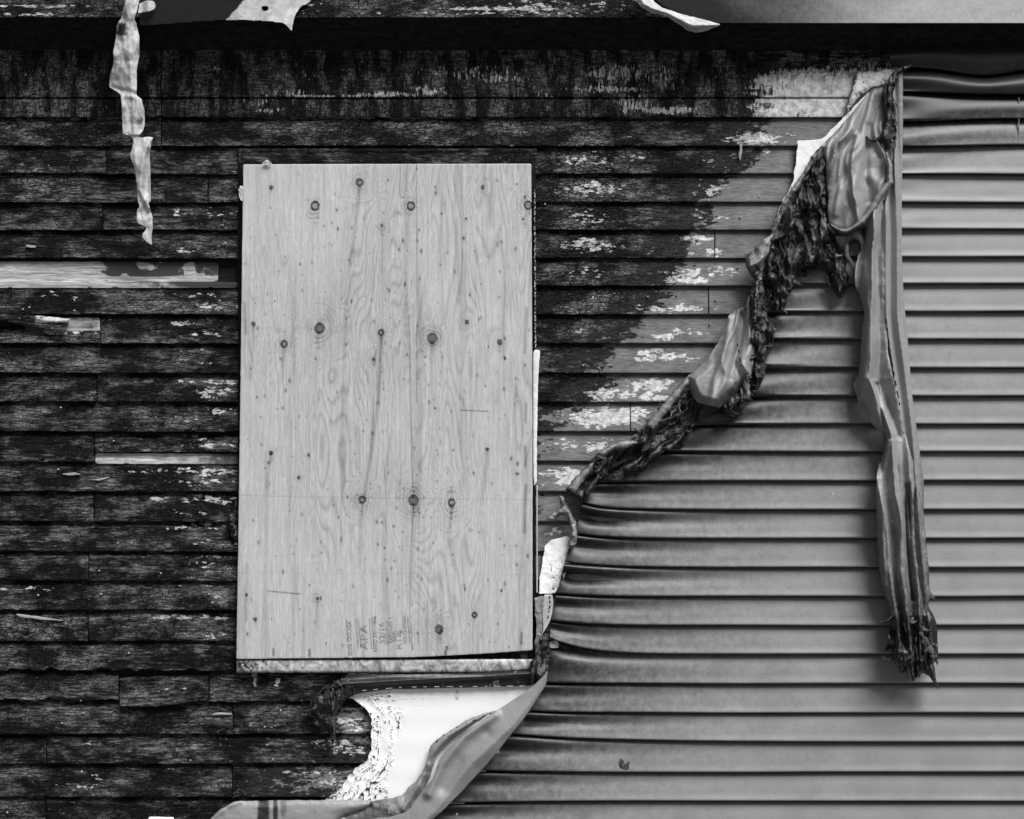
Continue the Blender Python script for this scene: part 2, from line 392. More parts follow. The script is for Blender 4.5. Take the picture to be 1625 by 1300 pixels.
    bx = np.interp(py, [186, 235, 300, 366, 430, 520, 610, 700], [1200, 1140, 1100, 1085, 1060, 1010, 940, 870])
    f += .30*np.exp(-((px-bx-45)/55.)**2)*sst(.42, .62, fbm(px*.02, py*.05, 14, 3))*(py < 800)
    return np.clip(f, 0, 1)
def gator_f(px, py):
    g = np.clip(.38+.9*(fbm(px*.008, py*.02, 88, 3)-.45), 0, 1)
    for cx, cy, rx, ry in [(930, 300, 110, 140), (60, 270, 90, 60), (700, 210, 350, 40), (50, 995, 110, 30), (930, 480, 110, 60), (110, 200, 150, 40)]:
        np.maximum(g, blob(px, py, cx, cy, rx, ry, 1.0), out=g)
    g = np.maximum(g, .35*sst(1150, 1250, py))
    return g
JO = {0: [256], 1: [169, 1400], 2: [330], 3: [163], 4: [1134], 5: [347], 6: [1124], 7: [159], 8: [], 9: [154], 10: [1000], 11: [150], 12: [], 13: [149], 14: [], 15: [141], 16: [], 17: [140], 18: [], 19: [189, 332], 20: [370], 21: [74], 22: [369], 23: [73], 24: [500], 25: [200, 900], 26: [500]}
def boards(k):
    xs = [XL]+JO.get(k, [])+[XR]; return list(zip(xs[:-1], xs[1:]))
def course_y(x, k):
    """lap line with the slight sag the photo shows"""
    y = BL[k]+0*x
    return y+1.2*(fbm(x*.004, k*3.1+0*x, 5, 2)-.5)+np.where(x < 380, np.interp(x, [-400, 380], [-.8, .8]), 0)
allV, allF, AC, AF, AS, AG = [], [], [], [], [], []; base_i = 0
def push_board(x0, x1, k, ytop=None, ybot=None, tilt=0., doff=0., brk=0., seed=0):
    global base_i
    nx = max(3, int((x1-x0)/2.6)); xs = np.linspace(x0+.7, x1-.7, nx)
    rnd = random.Random(seed*71+k*13+int(x0)); sd = rnd.random()
    tv = np.array([-.16, 0, .03, .09, .16, .24, .32, .40, .48, .56, .64, .72, .80, .87, .93, .97, 1.0, 1.0, 1.0])
    dv = np.concatenate([np.interp(tv[:-3], [-.16, 1], [.006, .0245]), [.023, .011, -.004]])
    dv[0] = -.001; dv[1] = .001; dv[2] = .005; dv[3] = .008
    X = np.tile(xs, (len(tv), 1)); T = np.tile(tv[:, None], (1, nx))
    yt = course_y(xs, k) if ytop is None else ytop+0*xs; yb = course_y(xs, k+1) if ybot is None else ybot+0*xs
    yb = yb+tilt*(xs-x0)/(x1-x0)
    burnt = char_f(xs, (yt+yb)/2)
    yb = yb-1.2-burnt*(2.4*(fbm(xs*.11, k*9.+0*xs, 3, 4)-.4))-brk*np.maximum(0, fbm(xs*.05, k*7.+0*xs, 31, 3)-.45)*40
    Y = yt+(yb-yt)*T
    dd = np.tile(dv[:, None], (1, nx))+doff
    bu = char_f(X, Y)
    face = (T > 0) & (T < .98)
    dd = dd-np.where(face, bu*(.0026*(ridged(X*.07, Y*.16+k*3, 41, 4)-.5)+.002*(fbm(X*.3, Y*.6, 9, 2)-.5)), 0)
    dd = dd+.0025*(fbm(xs*.006, k*5.+0*xs, 61, 2)-.5)
    # end skirts
    X = np.concatenate([X[:, :1], X, X[:, -1:]], 1); Y = np.concatenate([Y[:, :1], Y, Y[:, -1:]], 1)
    dd = np.concatenate([0*dd[:, :1]-.004, dd, 0*dd[:, :1]-.004], 1)
    V = P(X, Y, dd).reshape(-1, 3); r, c = X.shape; I = np.arange(r*c).reshape(r, c)+base_i
    Fq = np.stack([I[:-1, :-1].ravel(), I[1:, :-1].ravel(), I[1:, 1:].ravel(), I[:-1, 1:].ravel()], 1)
    allV.append(V); allF.append(Fq); base_i += r*c
    xf, yf = X.ravel(), Y.ravel()
    AC.append(char_f(xf, yf)); AF.append(flake_f(xf, yf)); AG.append(gator_f(xf, yf)); AS.append(np.full(len(xf), sd))
for k in range(len(BL)-1):
    for (x0, x1) in boards(k):
        if k == 5 and x0 < 300: continue                # missing board
        if k == 5: x0 = 384
        if k == 7 and x1 < 200: continue                # split board, rebuilt below
        if k == 11 and x0 > 100:
            push_board(x0, 380, k, ytop=693, ybot=719, seed=3); push_board(380, x1, k, seed=4); continue
        if k == 19 and 180 < x0 < 200: continue         # loose piece below
        rr = random.Random(k*5+int(x0))
        push_board(x0, x1, k, doff=rr.uniform(-.001, .0012), tilt=rr.uniform(-1.2, 1.2) if x1 < 500 else 0,
                   brk=.35 if (k in (18, 19) and x0 < 0) else 0, seed=1)
push_board(-420, 159, 7, ytop=522, ybot=546, seed=7)
add_mesh('clapboards', np.concatenate(allV), np.concatenate(allF), M_char, wall,
         dict(char=np.concatenate(AC), flake=np.concatenate(AF), seed=np.concatenate(AS), gator=np.concatenate(AG)))
box('sheathing', XL, 60, 2050, 1480, -.05, -.006, M_sheath, wall)
# frieze board and moulding under the soffit
def fr_flake(px, py, e):
    f = np.full(px.shape, .05)
    def a(cx, cy, rx, ry, v, s=1.2): np.maximum(f, v*blob(px, py, cx, cy, rx, ry, s), out=f)
    a(760, 115, 100, 18, .50); a(790, 125, 60, 10, .58); a(700, 120, 40, 14, .5); a(980, 118, 70, 22, .60); a(960, 142, 90, 8, .66); a(1050, 125, 40, 30, .52); a(450, 148, 60, 8, .56); a(620, 150, 80, 5, .66); a(680, 143, 30, 10, .64)
    a(470, 122, 60, 16, .42); a(330, 110, 90, 8, .40); a(80, 115, 110, 12, .35); a(1010, 165, 40, 20, .62); a(1060, 175, 60, 8, .7); a(860, 152, 60, 6, .45); a(430, 175, 40, 6, .56); a(540, 153, 160, 3, .66)
    a(160, 150, 60, 20, .3); a(740, 170, 130, 12, .22); a(410, 162, 30, 10, .5); a(1150, 130, 40, 30, .3)
    g = sst(1130, 1260, px)*sst(92, 128, py+.06*(px-1250)); np.maximum(f, 1.2*g-.35*sst(.5, .6, fbm(px*.04, py*.09, 3, 3)), out=f)
    return np.clip(f*1.12+.10*(fbm(px*.02, py*.04, 8, 3)-.5), 0, 1.2)
def fr_gator(px, py, e): return np.clip(.9-.9*sst(1150, 1200, px), 0, 1)
fat = dict(char=lambda x, y, e: np.clip(.98-.8*sst(1140, 1260, x)*sst(95, 135, y), 0, 1), flake=fr_flake, seed=lambda x, y, e: .37*(x > 256)+.1, gator=fr_gator)
for x0, x1 in ((XL, 255.4), (256.6, 1425)):
    sheet('frieze_board', [(x0, 78), (x1, 78), (x1, 155), (x0, 155)], lambda x, y, e: .030-.0016*np.exp(-e/1.)-.003*(fbm(x*.1, y*.05, 2, 4)-.5)*(1-sst(1150, 1250, x)*.8), M_charv, wall, step=3, thick=.03, jag=.2, attrs=fat)
    sheet('frieze_board', [(x0, 156), (x1, 156), (x1, 186), (x0, 186)], lambda x, y, e: .0245-.0016*np.exp(-e/1.)-.003*(fbm(x*.1, y*.05, 5, 4)-.5)*(1-sst(1150, 1250, x)*.8), M_charv, wall, step=3, thick=.022, jag=.3, attrs=fat)
# places where boards have fallen off or split
at0 = lambda c, f, s: dict(char=lambda x, y, e: c+0*x, flake=lambda x, y, e: f+0*x, seed=lambda x, y, e: s+0*x, gator=lambda x, y, e: 0*x)
def m_exposed():
    s = NT('exposed_sheathing_wood'); g0 = s.map((.14, 1, 2.6)); n = s.noise(45, g0, 6, .7, 1.5); b = s.attr('burn_shade')
    wv = s.step(s.math('SINE', s.math('MULTIPLY', s.noise(16, g0, 3, .5, .8), 70)), -1, 1, .8, 1.05)
    col = s.math('MULTIPLY', s.step(n, .32, .7, .20, .66), wv)
    sn = s.step(s.math('ADD', b, s.math('MULTIPLY', s.math('SUBTRACT', s.noise(30, s.map((.6, 1, 1)), 6, .7), .5), .9)), .3, .6)
    return s.out(s.mix(sn, col, .04), .7, n, .002, .7, .3)
M_exp = m_exposed()
sheet('exposed_board', [(XL, 414), (347, 416), (346, 447), (XL, 447)], lambda x, y, e: .003+.002*(vn(x*.02, y*.1, 4)-.5), M_exp, wall, step=3, thick=.008, jag=.4,
      attrs=dict(burn_shade=lambda x, y, e: np.clip(.75*sst(158, 172, x+30*(fbm(x*.1, y*.2, 6)-.5))*sst(.35, .6, fbm(x*.05, y*.05, 9, 3)+.12)-.4*sst(250, 290, x)+.42*fbm(x*.03, y*.08, 19, 4)+.12*sst(200, 340, x), 0, 1)*sst(442, 436, y)))['label'] = 'pale bare board laid open where a clapboard is missing'
sheet('exposed_board', [(XL, 445), (346, 447), (381, 449), (381, 457), (XL, 457)], lambda x, y, e: .012+0*x, M_exp, wall, step=3, thick=.014, jag=.3,
      attrs=dict(burn_shade=lambda x, y, e: .12+.42*sst(120, 330, x)+.2*fbm(x*.03, y*.1, 5, 3)))['label'] = 'pale narrow ledge of bare wood'
sheet('exposed_board', [(40, 504), (159, 504), (159, 529), (60, 534), (40, 524)], lambda x, y, e: .010+.004*sst(524, 530, y), M_exp, wall, step=2.5, thick=.01, jag=1.2,
      attrs=dict(burn_shade=lambda x, y, e: .42-.22*blob(x, y, 130, 527, 30, 4)+.5*sst(75, 60, x)))
sheet('exposed_board', [(151, 719), (379, 720), (379, 737), (151, 736)], lambda x, y, e: .010+.004*sst(724, 735, y), M_exp, wall, step=2.5, thick=.012, jag=.5,
      attrs=dict(burn_shade=lambda x, y, e: .12+.35*sst(290, 380, x)+.35*fbm(x*.03, y*.1, 9, 3)))['label'] = 'strip of unburnt bare wood between charred boards'
sheet('split_board', [(-60, 497), (0, 498), (50, 500), (112, 506), (104, 527), (92, 528), (60, 520), (0, 509), (-60, 506)],
      lambda x, y, e: .030+.0001*np.clip(x, 0, 110)+.004*(1-np.exp(-e/3))-.003*fbm(x*.1, y*.3, 3), M_char, wall, step=2, thick=.012, jag=1.2, seed=4,
      attrs=dict(char=lambda x, y, e: np.where((y < 512-.02*(x-60)) & (x > 55), .2, 1.), flake=lambda x, y, e: .35+.45*((y < 509) & (x > 58)), seed=lambda x, y, e: 0*x+.8, gator=lambda x, y, e: 0*x+.3))['label'] = 'splintered clapboard end pulled loose from the wall'
sheet('loose_board', [(190, 1075), (331, 1071), (331, 1110), (285, 1118), (250, 1121), (190, 1122)], lambda x, y, e: .016+.00012*(y-1070)*3+.002*(1-np.exp(-e/2))-.002*fbm(x*.06, y*.3, 5), M_char, wall, step=2.2, thick=.012, jag=1.2, seed=6,
      attrs=dict(char=lambda x, y, e: 1.+0*x, flake=lambda x, y, e: .2+.3*blob(x, y, 260, 1095, 60, 5), seed=lambda x, y, e: .6+0*x, gator=lambda x, y, e: .25+0*x))['label'] = 'short charred board piece hanging askew'
for pts in ([(24, 974), (60, 978), (103, 985), (70, 984), (30, 979)], [(96, 752), (118, 750), (130, 753), (110, 755)], [(141, 762), (170, 758), (178, 757), (160, 763)], [(343, 1131), (369, 1132), (369, 1135), (335, 1135)], [(41, 388), (57, 390), (57, 394), (40, 392)]):
    sheet('splinter', pts, lambda x, y, e: .024+.001*(1-np.exp(-e/2)), M_bare, wall, step=1.5, thick=.004, jag=.6, seed=int(pts[0][0]))
def disc(name, px, py, d, r, mat, parent, n=8):
    c = P(px, py, d); V = [c+np.array([0, -.0015, 0])]; V += [c+np.array([r*math.cos(a*2*math.pi/n), 0, r*math.sin(a*2*math.pi/n)]) for a in range(n)]
    V += [v+np.array([0, .006, 0]) for v in V[1:n+1]]
    F = [(0, 1+(i+1) % n, 1+i) for i in range(n)]+[(1+i, 1+(i+1) % n, n+1+(i+1) % n, n+1+i) for i in range(n)]
    return add_mesh(name, V, F, mat, parent)
M_nail = plain('nail_steel', .3, .3, .4)
for x, y in [(204, 1037), (118, 493), (160, 943), (331, 943), (208, 862), (187, 862), (157, 906), (46, 488), (36, 491), (96, 647), (180, 700), (132, 1132), (98, 1148), (445, 1128), (433, 1205), (302, 1207), (129, 1225), (11, 1290), (412, 247), (865, 324), (1175, 345), (1205, 312), (1124, 318), (925, 580), (1028, 471), (1172, 424), (1136, 476), (1127, 514), (60, 945), (128, 1112), (520, 1140), (92, 745), (255, 910)]:
    disc('nail', x, y, .024, .0035, M_nail, wall)

# ---------------------------------------------------------------- eave: soffit, fascia, roof
OV = .17
eave = thing('roof_eave', 'dark overhanging roof eave with sooty soffit above the wall', 'eave', (812, 60, 0))
def raw(name, V, F, mat, parent, sm=False):
    V = np.array(V, float); return add_mesh(name, V, F, mat, parent, smooth=sm)
def rbox(name, x0, x1, y0, y1, z0, z1, mat, parent):
    V = [(x, y, z) for z in (z0, z1) for y in (y0, y1) for x in (x0, x1)]
    return raw(name, V, [(0, 1, 3, 2), (4, 6, 7, 5), (0, 4, 5, 1), (1, 5, 7, 3), (3, 7, 6, 2), (2, 6, 4, 0)], mat, parent)
zs = CZ+(650-95)*K
zf = CZ+(650-28)*K*(D-OV)/D
raw('soffit', [(x, y, z+h) for x in (-3.2, 3.2) for y, z in ((-OV+.018, zf+.004), (.08, zs-.045)) for h in (0, .015)],
    [(0, 2, 6, 4), (1, 5, 7, 3), (0, 1, 3, 2), (4, 6, 7, 5), (0, 4, 5, 1), (2, 3, 7, 6)], M_soffit, eave)
def m_fwood():
    s = char_mat('charred_fascia'); return s
# wooden fascia behind the metal: burnt
sheet('fascia_board', [(-420, -60), (2050, -60), (2050, 28), (-420, 28)], lambda x, y, e: OV-.004+0*x-.002*fbm(x*.1, y*.2, 3), M_char, eave, step=3, thick=.02, jag=.3,
      attrs=dict(char=lambda x, y, e: 1+0*x, flake=lambda x, y, e: np.clip(.12+.62*blob(x, y, 760, 14, 90, 3, 1.)+.5*blob(x, y, 700, 22, 160, 3, 1.2)+.45*blob(x, y, 900, 10, 130, 14, 1.2)+.62*blob(x, y, 30, 10, 160, 3, 1.)+.5*blob(x, y, 60, 23, 200, 3, 1.)+.45*blob(x, y, 480, 8, 30, 12), 0, .8),
                 seed=lambda x, y, e: .9+0*x, gator=lambda x, y, e: .9+0*x))
# metal cover, two runs
def fdep(x, y, e): return OV+.004+.0015*(fbm(x*.01, y*.05, 3)-.5)
sheet('fascia_cover', [(1040, -60), (2050, -60), (2050, 37), (1130, 37), (1100, 30), (1075, 20), (1052, 10), (1036, -4)], fdep, M_fascia, eave, step=3, thick=.003, jag=.15,
      attrs=dict(burn_shade=lambda x, y, e: np.clip(1.05-1.0*sst(1060, 1560, x)**.8+.3*(fbm(x*.012, y*.03, 5)-.5), 0, 1)))['label'] = 'bright sheet metal fascia cover, sooty at its torn end'
sheet('fascia_cover', [(221, -60), (500, -60), (494, 2), (486, 8), (476, 11), (470, 22), (466, 31), (463, 51), (457, 43), (449, 37), (429, 34), (390, 32), (356, 32), (300, 35), (262, 39), (222, 41)],
      lambda x, y, e: OV+.006+.0000*x+.018*sst(380, 463, x)*sst(10, 50, y)+.003*(fbm(x*.03, y*.05, 7)-.5), M_metal, eave, step=2, thick=.002, jag=1.0,
      attrs=dict(burn_shade=lambda x, y, e: np.clip(.95-1.1*sst(362, 380, x+.9*(y-20)), 0, 1)+.6*blob(x, y, 420, 14, 8, 6)+.25*blob(x, y, 470, 8, 14, 10)), holes=[[(414, 10), (422, 9), (428, 13), (425, 18), (416, 17)]])['label'] = 'soot blackened torn metal cover with a pale ragged end'
rbox('roof', -3.3, 3.3, -OV-.03, 1.5, zf+.19, zf+.22, M_roof, eave)
rbox('gutter_board', -3.2, 3.2, -OV+.022, -OV+.04, zf+.03, zf+.188, M_black, eave)

# ---------------------------------------------------------------- torn metal strips hanging from the fascia
def fold(px, py, sc, seed): return fbm(px*sc, py*sc*.6, seed, 3)-.5
strip = [(200, -6), (223, -6), (217, 20), (213, 30), (216, 35), (221, 60), (221, 90), (217, 110), (217, 140), (216, 150), (225, 158), (229, 175), (230, 198), (226, 209), (219, 217), (223, 219), (236, 217), (244, 218), (240, 226), (238, 245), (239, 300), (240, 321), (235, 321), (239, 335), (242, 345), (242, 365), (240, 375), (242, 390), (237, 387), (226, 378), (225, 372), (232, 364), (234, 361), (220, 355), (217, 348), (218, 330), (222, 329), (219, 320), (217, 290), (213, 265), (207, 250), (207, 243), (211, 230), (211, 218), (205, 215), (195, 213), (192, 150), (185, 145), (173, 138), (175, 120), (180, 100), (180, 80), (184, 60), (185, 45), (186, 38), (192, 30), (194, 20)]
def sdep(x, y, e):
    d = OV+.012-.00015*y
    d = d+.020*(1-np.abs(x-(200+.06*y))/18).clip(-1, 1)*np.where(y < 215, 1, .6)
    d = d+ridge(x, y, [(208, 160), (206, 212)], 6, -.012)+ridge(x, y, [(236, 222), (228, 250), (222, 300), (236, 330)], 4, .012)+.035*fold(x, y, .04, 4)+.010*(ridged(x*.09, y*.03, 14, 3)-.5)
    return d+ridge(x, y, [(180, 140), (217, 150)], 5, -.01)
tag(sheet('torn_metal_strip', strip, sdep, M_metal, None, step=1.5, thick=.0012, jag=.7, seed=8,
      attrs=dict(burn_shade=lambda x, y, e: .15+.55*blob(x, y, 193, 45, 10, 12, 1.2)+.35*blob(x, y, 222, 190, 7, 16, 1.2)+.25*blob(x, y, 235, 240, 6, 10)+.1*fbm(x*.2, y*.03, 5))),
    'long twisted pale metal strip hanging from the eave at upper left', 'metal strip', 'torn metal hanging off the eave')
tag(sheet('torn_metal_flap', [(221, 6), (232, 1), (244, 2), (247, 9), (245, 15), (236, 18), (225, 20), (219, 22)], lambda x, y, e: OV+.03+.006*np.sin(x*.3), M_metal, None, step=1.2, thick=.0012, jag=.5,
      attrs=dict(burn_shade=lambda x, y, e: 0*x)), 'tiny bright metal tab curling out beside the long hanging strip', 'metal flap', 'torn metal hanging off the eave')
tag(sheet('torn_metal_flap', [(985, -6), (1012, 3), (1018, 12), (1038, 22), (1055, 24), (1070, 34), (1082, 41), (1090, 48), (1105, 52), (1120, 50), (1144, 39), (1131, 35), (1100, 27), (1080, 22), (1066, 17), (1052, 13), (1038, 3), (1032, -6)],
      lambda x, y, e: OV+.012+.03*sst(0, 8, e)+ridge(x, y, [(1000, 2), (1050, 20), (1100, 40), (1135, 39)], 5, .018)+.008*fold(x, y, .08, 3), M_metal, None, step=1.4, thick=.0012, jag=.8, seed=5,
      attrs=dict(burn_shade=lambda x, y, e: .12+.0*x)), 'pale curled metal flap peeling off the dark fascia near the top middle', 'metal flap', 'torn metal hanging off the eave')

# ---------------------------------------------------------------- plywood sheet over the window
win = thing('window_frame', 'charred window surround with stained metal sill behind the plywood', 'window frame', (612, 1066, 0))
sheet('head_casing', [(378, 236), (852, 236), (852, 270), (378, 270)], lambda x, y, e: .034-.003*fbm(x*.05, y*.3, 3)-.004*(y > 241)-.002*np.exp(-e), M_char, win, step=2, thick=.03, jag=1., attrs=dict(char=lambda x, y, e: 1.5+0*x, flake=lambda x, y, e: .12+.3*blob(x, y, 420, 237, 30, 3), seed=lambda x, y, e: .3+0*x, gator=lambda x, y, e: .3+0*x))
box('side_casing', 378, 262, 392, 1044, .0, .030, M_black, win); box('side_casing', 838, 262, 850, 1046, .0, .030, M_black, win)
rbx = box('opening_board', 392, 270, 838, 1040, -.004, .012, M_black, win)
def m_sill():
    s = NT('stained_sill'); n = s.noise(18, s.map((1, 1, .7)), 7, .7, 2.); n2 = s.noise(110, s.pos, 5, .75)
    b = s.attr('burn_shade'); col = s.math('MULTIPLY', s.step(n, .35, .68, .14, .66), s.step(n2, .3, .7, .75, 1.1))
    sn = s.step(s.math('ADD', b, s.math('MULTIPLY', s.math('SUBTRACT', s.noise(90, s.pos, 6, .8), .5), 1.4)), .45, .55)
    return s.out(s.mix(sn, col, .02), .5, n2, .002, .6, .4)
M_sill = m_sill()
sheet('sill', [(375, 1047), (850, 1046), (848, 1063), (790, 1067), (375, 1068)], lambda x, y, e: .050-.006*np.exp(-e/1.5), M_sill, win, step=2, thick=.05, jag=.25,
      attrs=dict(burn_shade=lambda x, y, e: .42*sst(520, 380, x)+.5*sst(1066, 1063, 2*1065-y)*0+.1))
M_pl = None
def m_white_strip():
    return plain('white_plastic_strip', .7, .15, .5)
sheet('jamb_liner', [(849, 555), (857, 556), (854, 600), (852, 700), (852, 765), (847, 772), (846, 700), (846, 560)], lambda x, y, e: .042+.002*(1-np.exp(-e/2)), m_white_strip(), win, step=1.2, thick=.01, jag=.5)
sheet('jamb_liner', [(851, 770), (853.4, 770), (853.4, 941), (851, 941)], lambda x, y, e: .034+0*x, plain('grey_jamb', .4, .2, .5), win, step=1, thick=.004, jag=.2)
def m_speck():
    s = NT('speckled_caulk'); n = s.noise(190, s.map((1, 1, .6)), 4, .6)
    return s.out(s.step(n, .52, .56, .01, .5), .6, n, .002, .6, .3)
sheet('caulk_line', [(847, 300), (849.6, 300), (851, 560), (848.4, 560)], lambda x, y, e: .036+0*x, m_speck(), win, step=1, thick=.006, jag=.5)

KN = [(500, 327, 6.5, 26, 'r'), (571, 290, 5, 14, 'r'), (652, 327, 6, 12, 'r'), (838, 326, 6, 16, 'r'), (430, 298, 3.6, 7, 's'), (766, 297, 3.2, 7, 's'), (507, 521, 8.5, 30, 's'), (451, 546, 5, 9, 'r'), (402, 514, 3.6, 6, 's'), (605, 528, 4, 12, 'r'),
      (686, 537, 8.5, 13, 's'), (741, 511, 3.6, 8, 's'), (793, 543, 4.4, 8, 's'), (656, 794, 8.6, 20, 's'), (575, 793, 5, 18, 'r'), (717, 798, 5.5, 22, 'r'), (697, 999, 7, 14, 's'), (753, 976, 3.5, 5, 'r'), (773, 713, 3, 6, 's'), (430, 719, 3.6, 6, 's'), (474, 758, 2.6, 5, 's'),
      (490, 722, 2.2, 5, 's'), (391, 944, 2.4, 4, 's'), (504, 950, 2.6, 10, 's'), (405, 983, 3.2, 4, 's'), (606, 358, 2.4, 10, 's'), (592, 570, 2.4, 8, 's'), (739, 347, 2, 5, 's'), (736, 378, 2, 5, 's'), (820, 752, 2, 4, 's'), (796, 937, 2, 4, 's'), (830, 348, 2, 4, 's')]
def ply_col(px, py, e):
    wx = px+10*(fbm(px*.012, py*.004, 11, 3)-.5)
    f = 6.5*fbm(wx*.0105, py*.0016, 21, 3)+.022*px
    for (cx, cy, r, sw, k) in KN:
        q = ((px-cx)/(sw*1.0))**2+((py-cy)/(sw*1.35))**2
        f = f+(.13 if sw < 14 else .2)*sw*np.exp(-q*1.2)*(1 if (cx+cy) % 2 < 1 else -1)
    f = f+.10*(fbm(px*.05, py*.02, 31, 3)-.5)
    ph = f*5.5; s = ph-np.floor(ph)
    line = np.exp(-((s-.5)/.15)**2)*sst(.36, .56, fbm(px*.01, py*.004, 71, 2))
    sat = s*.6
    c = .50-.12*line-.045*sat+.10*(fbm(px*.008, py*.006, 51, 4)-.5)+.07*(fbm(px*.45, py*.03, 61, 3)-.5)+.05*(fbm(px*.3, py*.3, 62, 2)-.5)
    st = fbm(px*.09, py*.004, 91, 3); c = c-.09*sst(.62, .80, st)
    mur = np.zeros(px.shape)
    for (cx, cy, r, sw, k) in KN:
        dx, dy = px-cx, py-cy; R_ = np.hypot(dx, dy*(.7 if cx % 2 else .85))+7*(fbm(px*.09, py*.09, cx, 3)-.5)*min(1, sw/14)
        if sw > 9:
            rp = np.sin(R_*1.15+2*fbm(px*.1, py*.1, cx+1, 2)); env = np.exp(-((R_-r-3)/(sw*.55))**2)*(R_ > r)*sst(.42, .62, fbm(dx*.05+9, dy*.05, cx+3, 2))
            c = c-.17*env*np.maximum(rp, 0)
        c = c-.07*np.exp(-(R_/(r*2.2))**2)
        Rk = np.hypot(dx, dy*.9)+.9*(fbm(px*.25, py*.25, cx, 2)-.5)
        if k == 's': c = np.where(Rk < r, .06+.06*vn(px*.4, py*.4, 4)+.05*sst(r-1.5, 0, Rk)*(r > 6), c)
        else: c = np.where(np.abs(Rk-r*.9) < 1.5, .05, np.where(Rk < r*.9, c*.62, c))
        # resin tails above and below
        c = c-.13*np.exp(-((dx+.06*dy)/(1.6+.2*r))**2)*np.exp(-np.abs(dy)/(sw*1.6))*(np.abs(dy) > r*.6)*sst(0, 8, dy+sw*.6)
    for (x0, y0, x1, y1, wd, a) in [(571, 296, 556, 420, 3, .13), (556, 420, 548, 520, 4, .05), (605, 532, 600, 640, 2.4, .2), (600, 640, 578, 790, 3.4, .15), (597, 555, 594, 580, 1.6, .2), (388, 480, 390, 530, 2, .15), (392, 895, 391, 985, 2.4, .12), (430, 720, 424, 775, 3, .10), (427, 735, 432, 730, 3, .1),
            (402, 520, 398, 600, 2.5, .10), (451, 550, 440, 640, 3, .06), (836, 490, 833, 560, 2.6, .18), (835, 640, 834, 670, 2, .2), (834, 710, 834, 740, 2, .2), (834, 770, 832, 845, 2.6, .2), (828, 1004, 827, 1022, 2, .3), (686, 546, 682, 660, 3.5, .05), (737, 400, 730, 560, 6, .07), (724, 350, 728, 480, 5, .08),
            (434, 1030, 434, 1040, 1.8, .33), (491, 1031, 491, 1041, 1.8, .33), (709, 1027, 707, 1038, 2.2, .36), (717, 803, 710, 870, 3, .08), (575, 800, 570, 900, 3, .08), (656, 803, 654, 960, 3, .05), (773, 716, 765, 800, 3, .10), (793, 548, 788, 640, 3, .05), (504, 955, 498, 1030, 3, .06), (620, 690, 612, 760, 3, .06)]:
        d, _ = segd(px, py, [(x0, y0), (x1, y1)]); c = c-a*np.exp(-(d/wd)**2)
    for pts, wd, a in [([(661, 262), (662, 480), (661, 640)], .8, .20), ([(649, 500), (652, 650), (655, 790)], 1., .22), ([(656, 802), (653, 860), (650, 976)], .9, .16), ([(664, 800), (664, 1036)], .8, .12), ([(425, 938), (477, 943)], 1.1, .3), ([(731, 651), (775, 653)], 1.0, .3), ([(376, 786), (500, 789), (843, 793)], .7, .10), ([(376, 909), (843, 912)], .6, .05), ([(386, 366), (470, 367)], .6, .04)]:
        d, _ = segd(px, py, pts); c = c-a*np.exp(-(d/wd)**2)
    rs = random.Random(12)
    for i in range(380):
        x, y = rs.uniform(388, 840), rs.uniform(268, 1036); r = rs.choice([.9, 1.1, 1.3, 1.8]); m = (np.abs(px-x) < 8) & (np.abs(py-y) < 12)
        c[m] -= rs.uniform(.15, .45)*np.exp(-((px[m]-x)/r)**2-((py[m]-y)/(r*rs.uniform(1, 2.2)))**2)
    # scattered light flecks of lifted grain
    c = c+.06*sst(.70, .80, fbm(px*.22, py*.08, 99, 3))*sst(.5, .7, fbm(px*.02, py*.02, 100, 2))
    return np.clip(c, .03, .62)
def m_ply():
    s = NT('plywood_veneer'); c = s.attr('wood'); f = s.noise(420, s.map((1, 1, .06)), 4, .7); f2 = s.noise(90, s.map((1, 1, .05)), 5, .7)
    col = s.math('MULTIPLY', c, s.math('MULTIPLY', s.step(f, .3, .7, .84, 1.10), s.step(f2, .35, .65, .9, 1.06)))
    return s.out(col, .65, s.math('ADD', f, s.math('MULTIPLY', f2, .6)), .0012, .7, .25)
ply = thing('plywood_sheet', 'pale knotty plywood sheet boarding up the window', 'plywood', (610, 1046, .06))
sheet('panel', [(386, 261), (500, 260.6), (843, 260), (845, 640), (845, 1032), (760, 1038), (660, 1043), (520, 1044.5), (375, 1046), (379, 800), (383, 500)], lambda x, y, e: .055+.003*np.sin((x-375)/470*3.1)-.0008*np.exp(-e/.8), m_ply(), ply,
      step=1.35, thick=.0125, jag=.25, attrs=dict(wood=ply_col))
def m_ink():
    s = NT('faded_ink'); n = s.noise(160, s.pos, 4, .7); n2 = s.noise(28, s.pos, 3, .6)
    return s.out(s.step(s.math('ADD', s.math('MULTIPLY', n, .6), s.math('MULTIPLY', n2, .5)), .40, .68, .13, .41), .7)
M_ink = m_ink()
def text_mesh(txt, px, py, size, rot=90, sy=1.0, d=.0592):
    """mesh of text lying on the panel, reading upwards; (px,py) start of baseline"""
    cu = bpy.data.curves.new('t', 'FONT'); cu.body = txt; cu.size = size*K*1.35; cu.resolution_u = 2
    o = bpy.data.objects.new('t', cu); C.objects.link(o); dg = bpy.context.evaluated_depsgraph_get()
    me = bpy.data.meshes.new_from_object(o.evaluated_get(dg)); v = np.array([tuple(q.co) for q in me.vertices]); f = [tuple(p.vertices) for p in me.polygons]
    bpy.data.objects.remove(o); bpy.data.meshes.remove(me); bpy.data.curves.remove(cu)
    a = R(rot); x = v[:, 0]*sy*math.cos(a)-v[:, 1]*math.sin(a); z = v[:, 0]*sy*math.sin(a)+v[:, 1]*math.cos(a)
    c = P(px, py, d); return np.stack([c[0]+x, c[1]+0*x, c[2]+z], 1), f
SV, SF = [], []; sn_ = 0
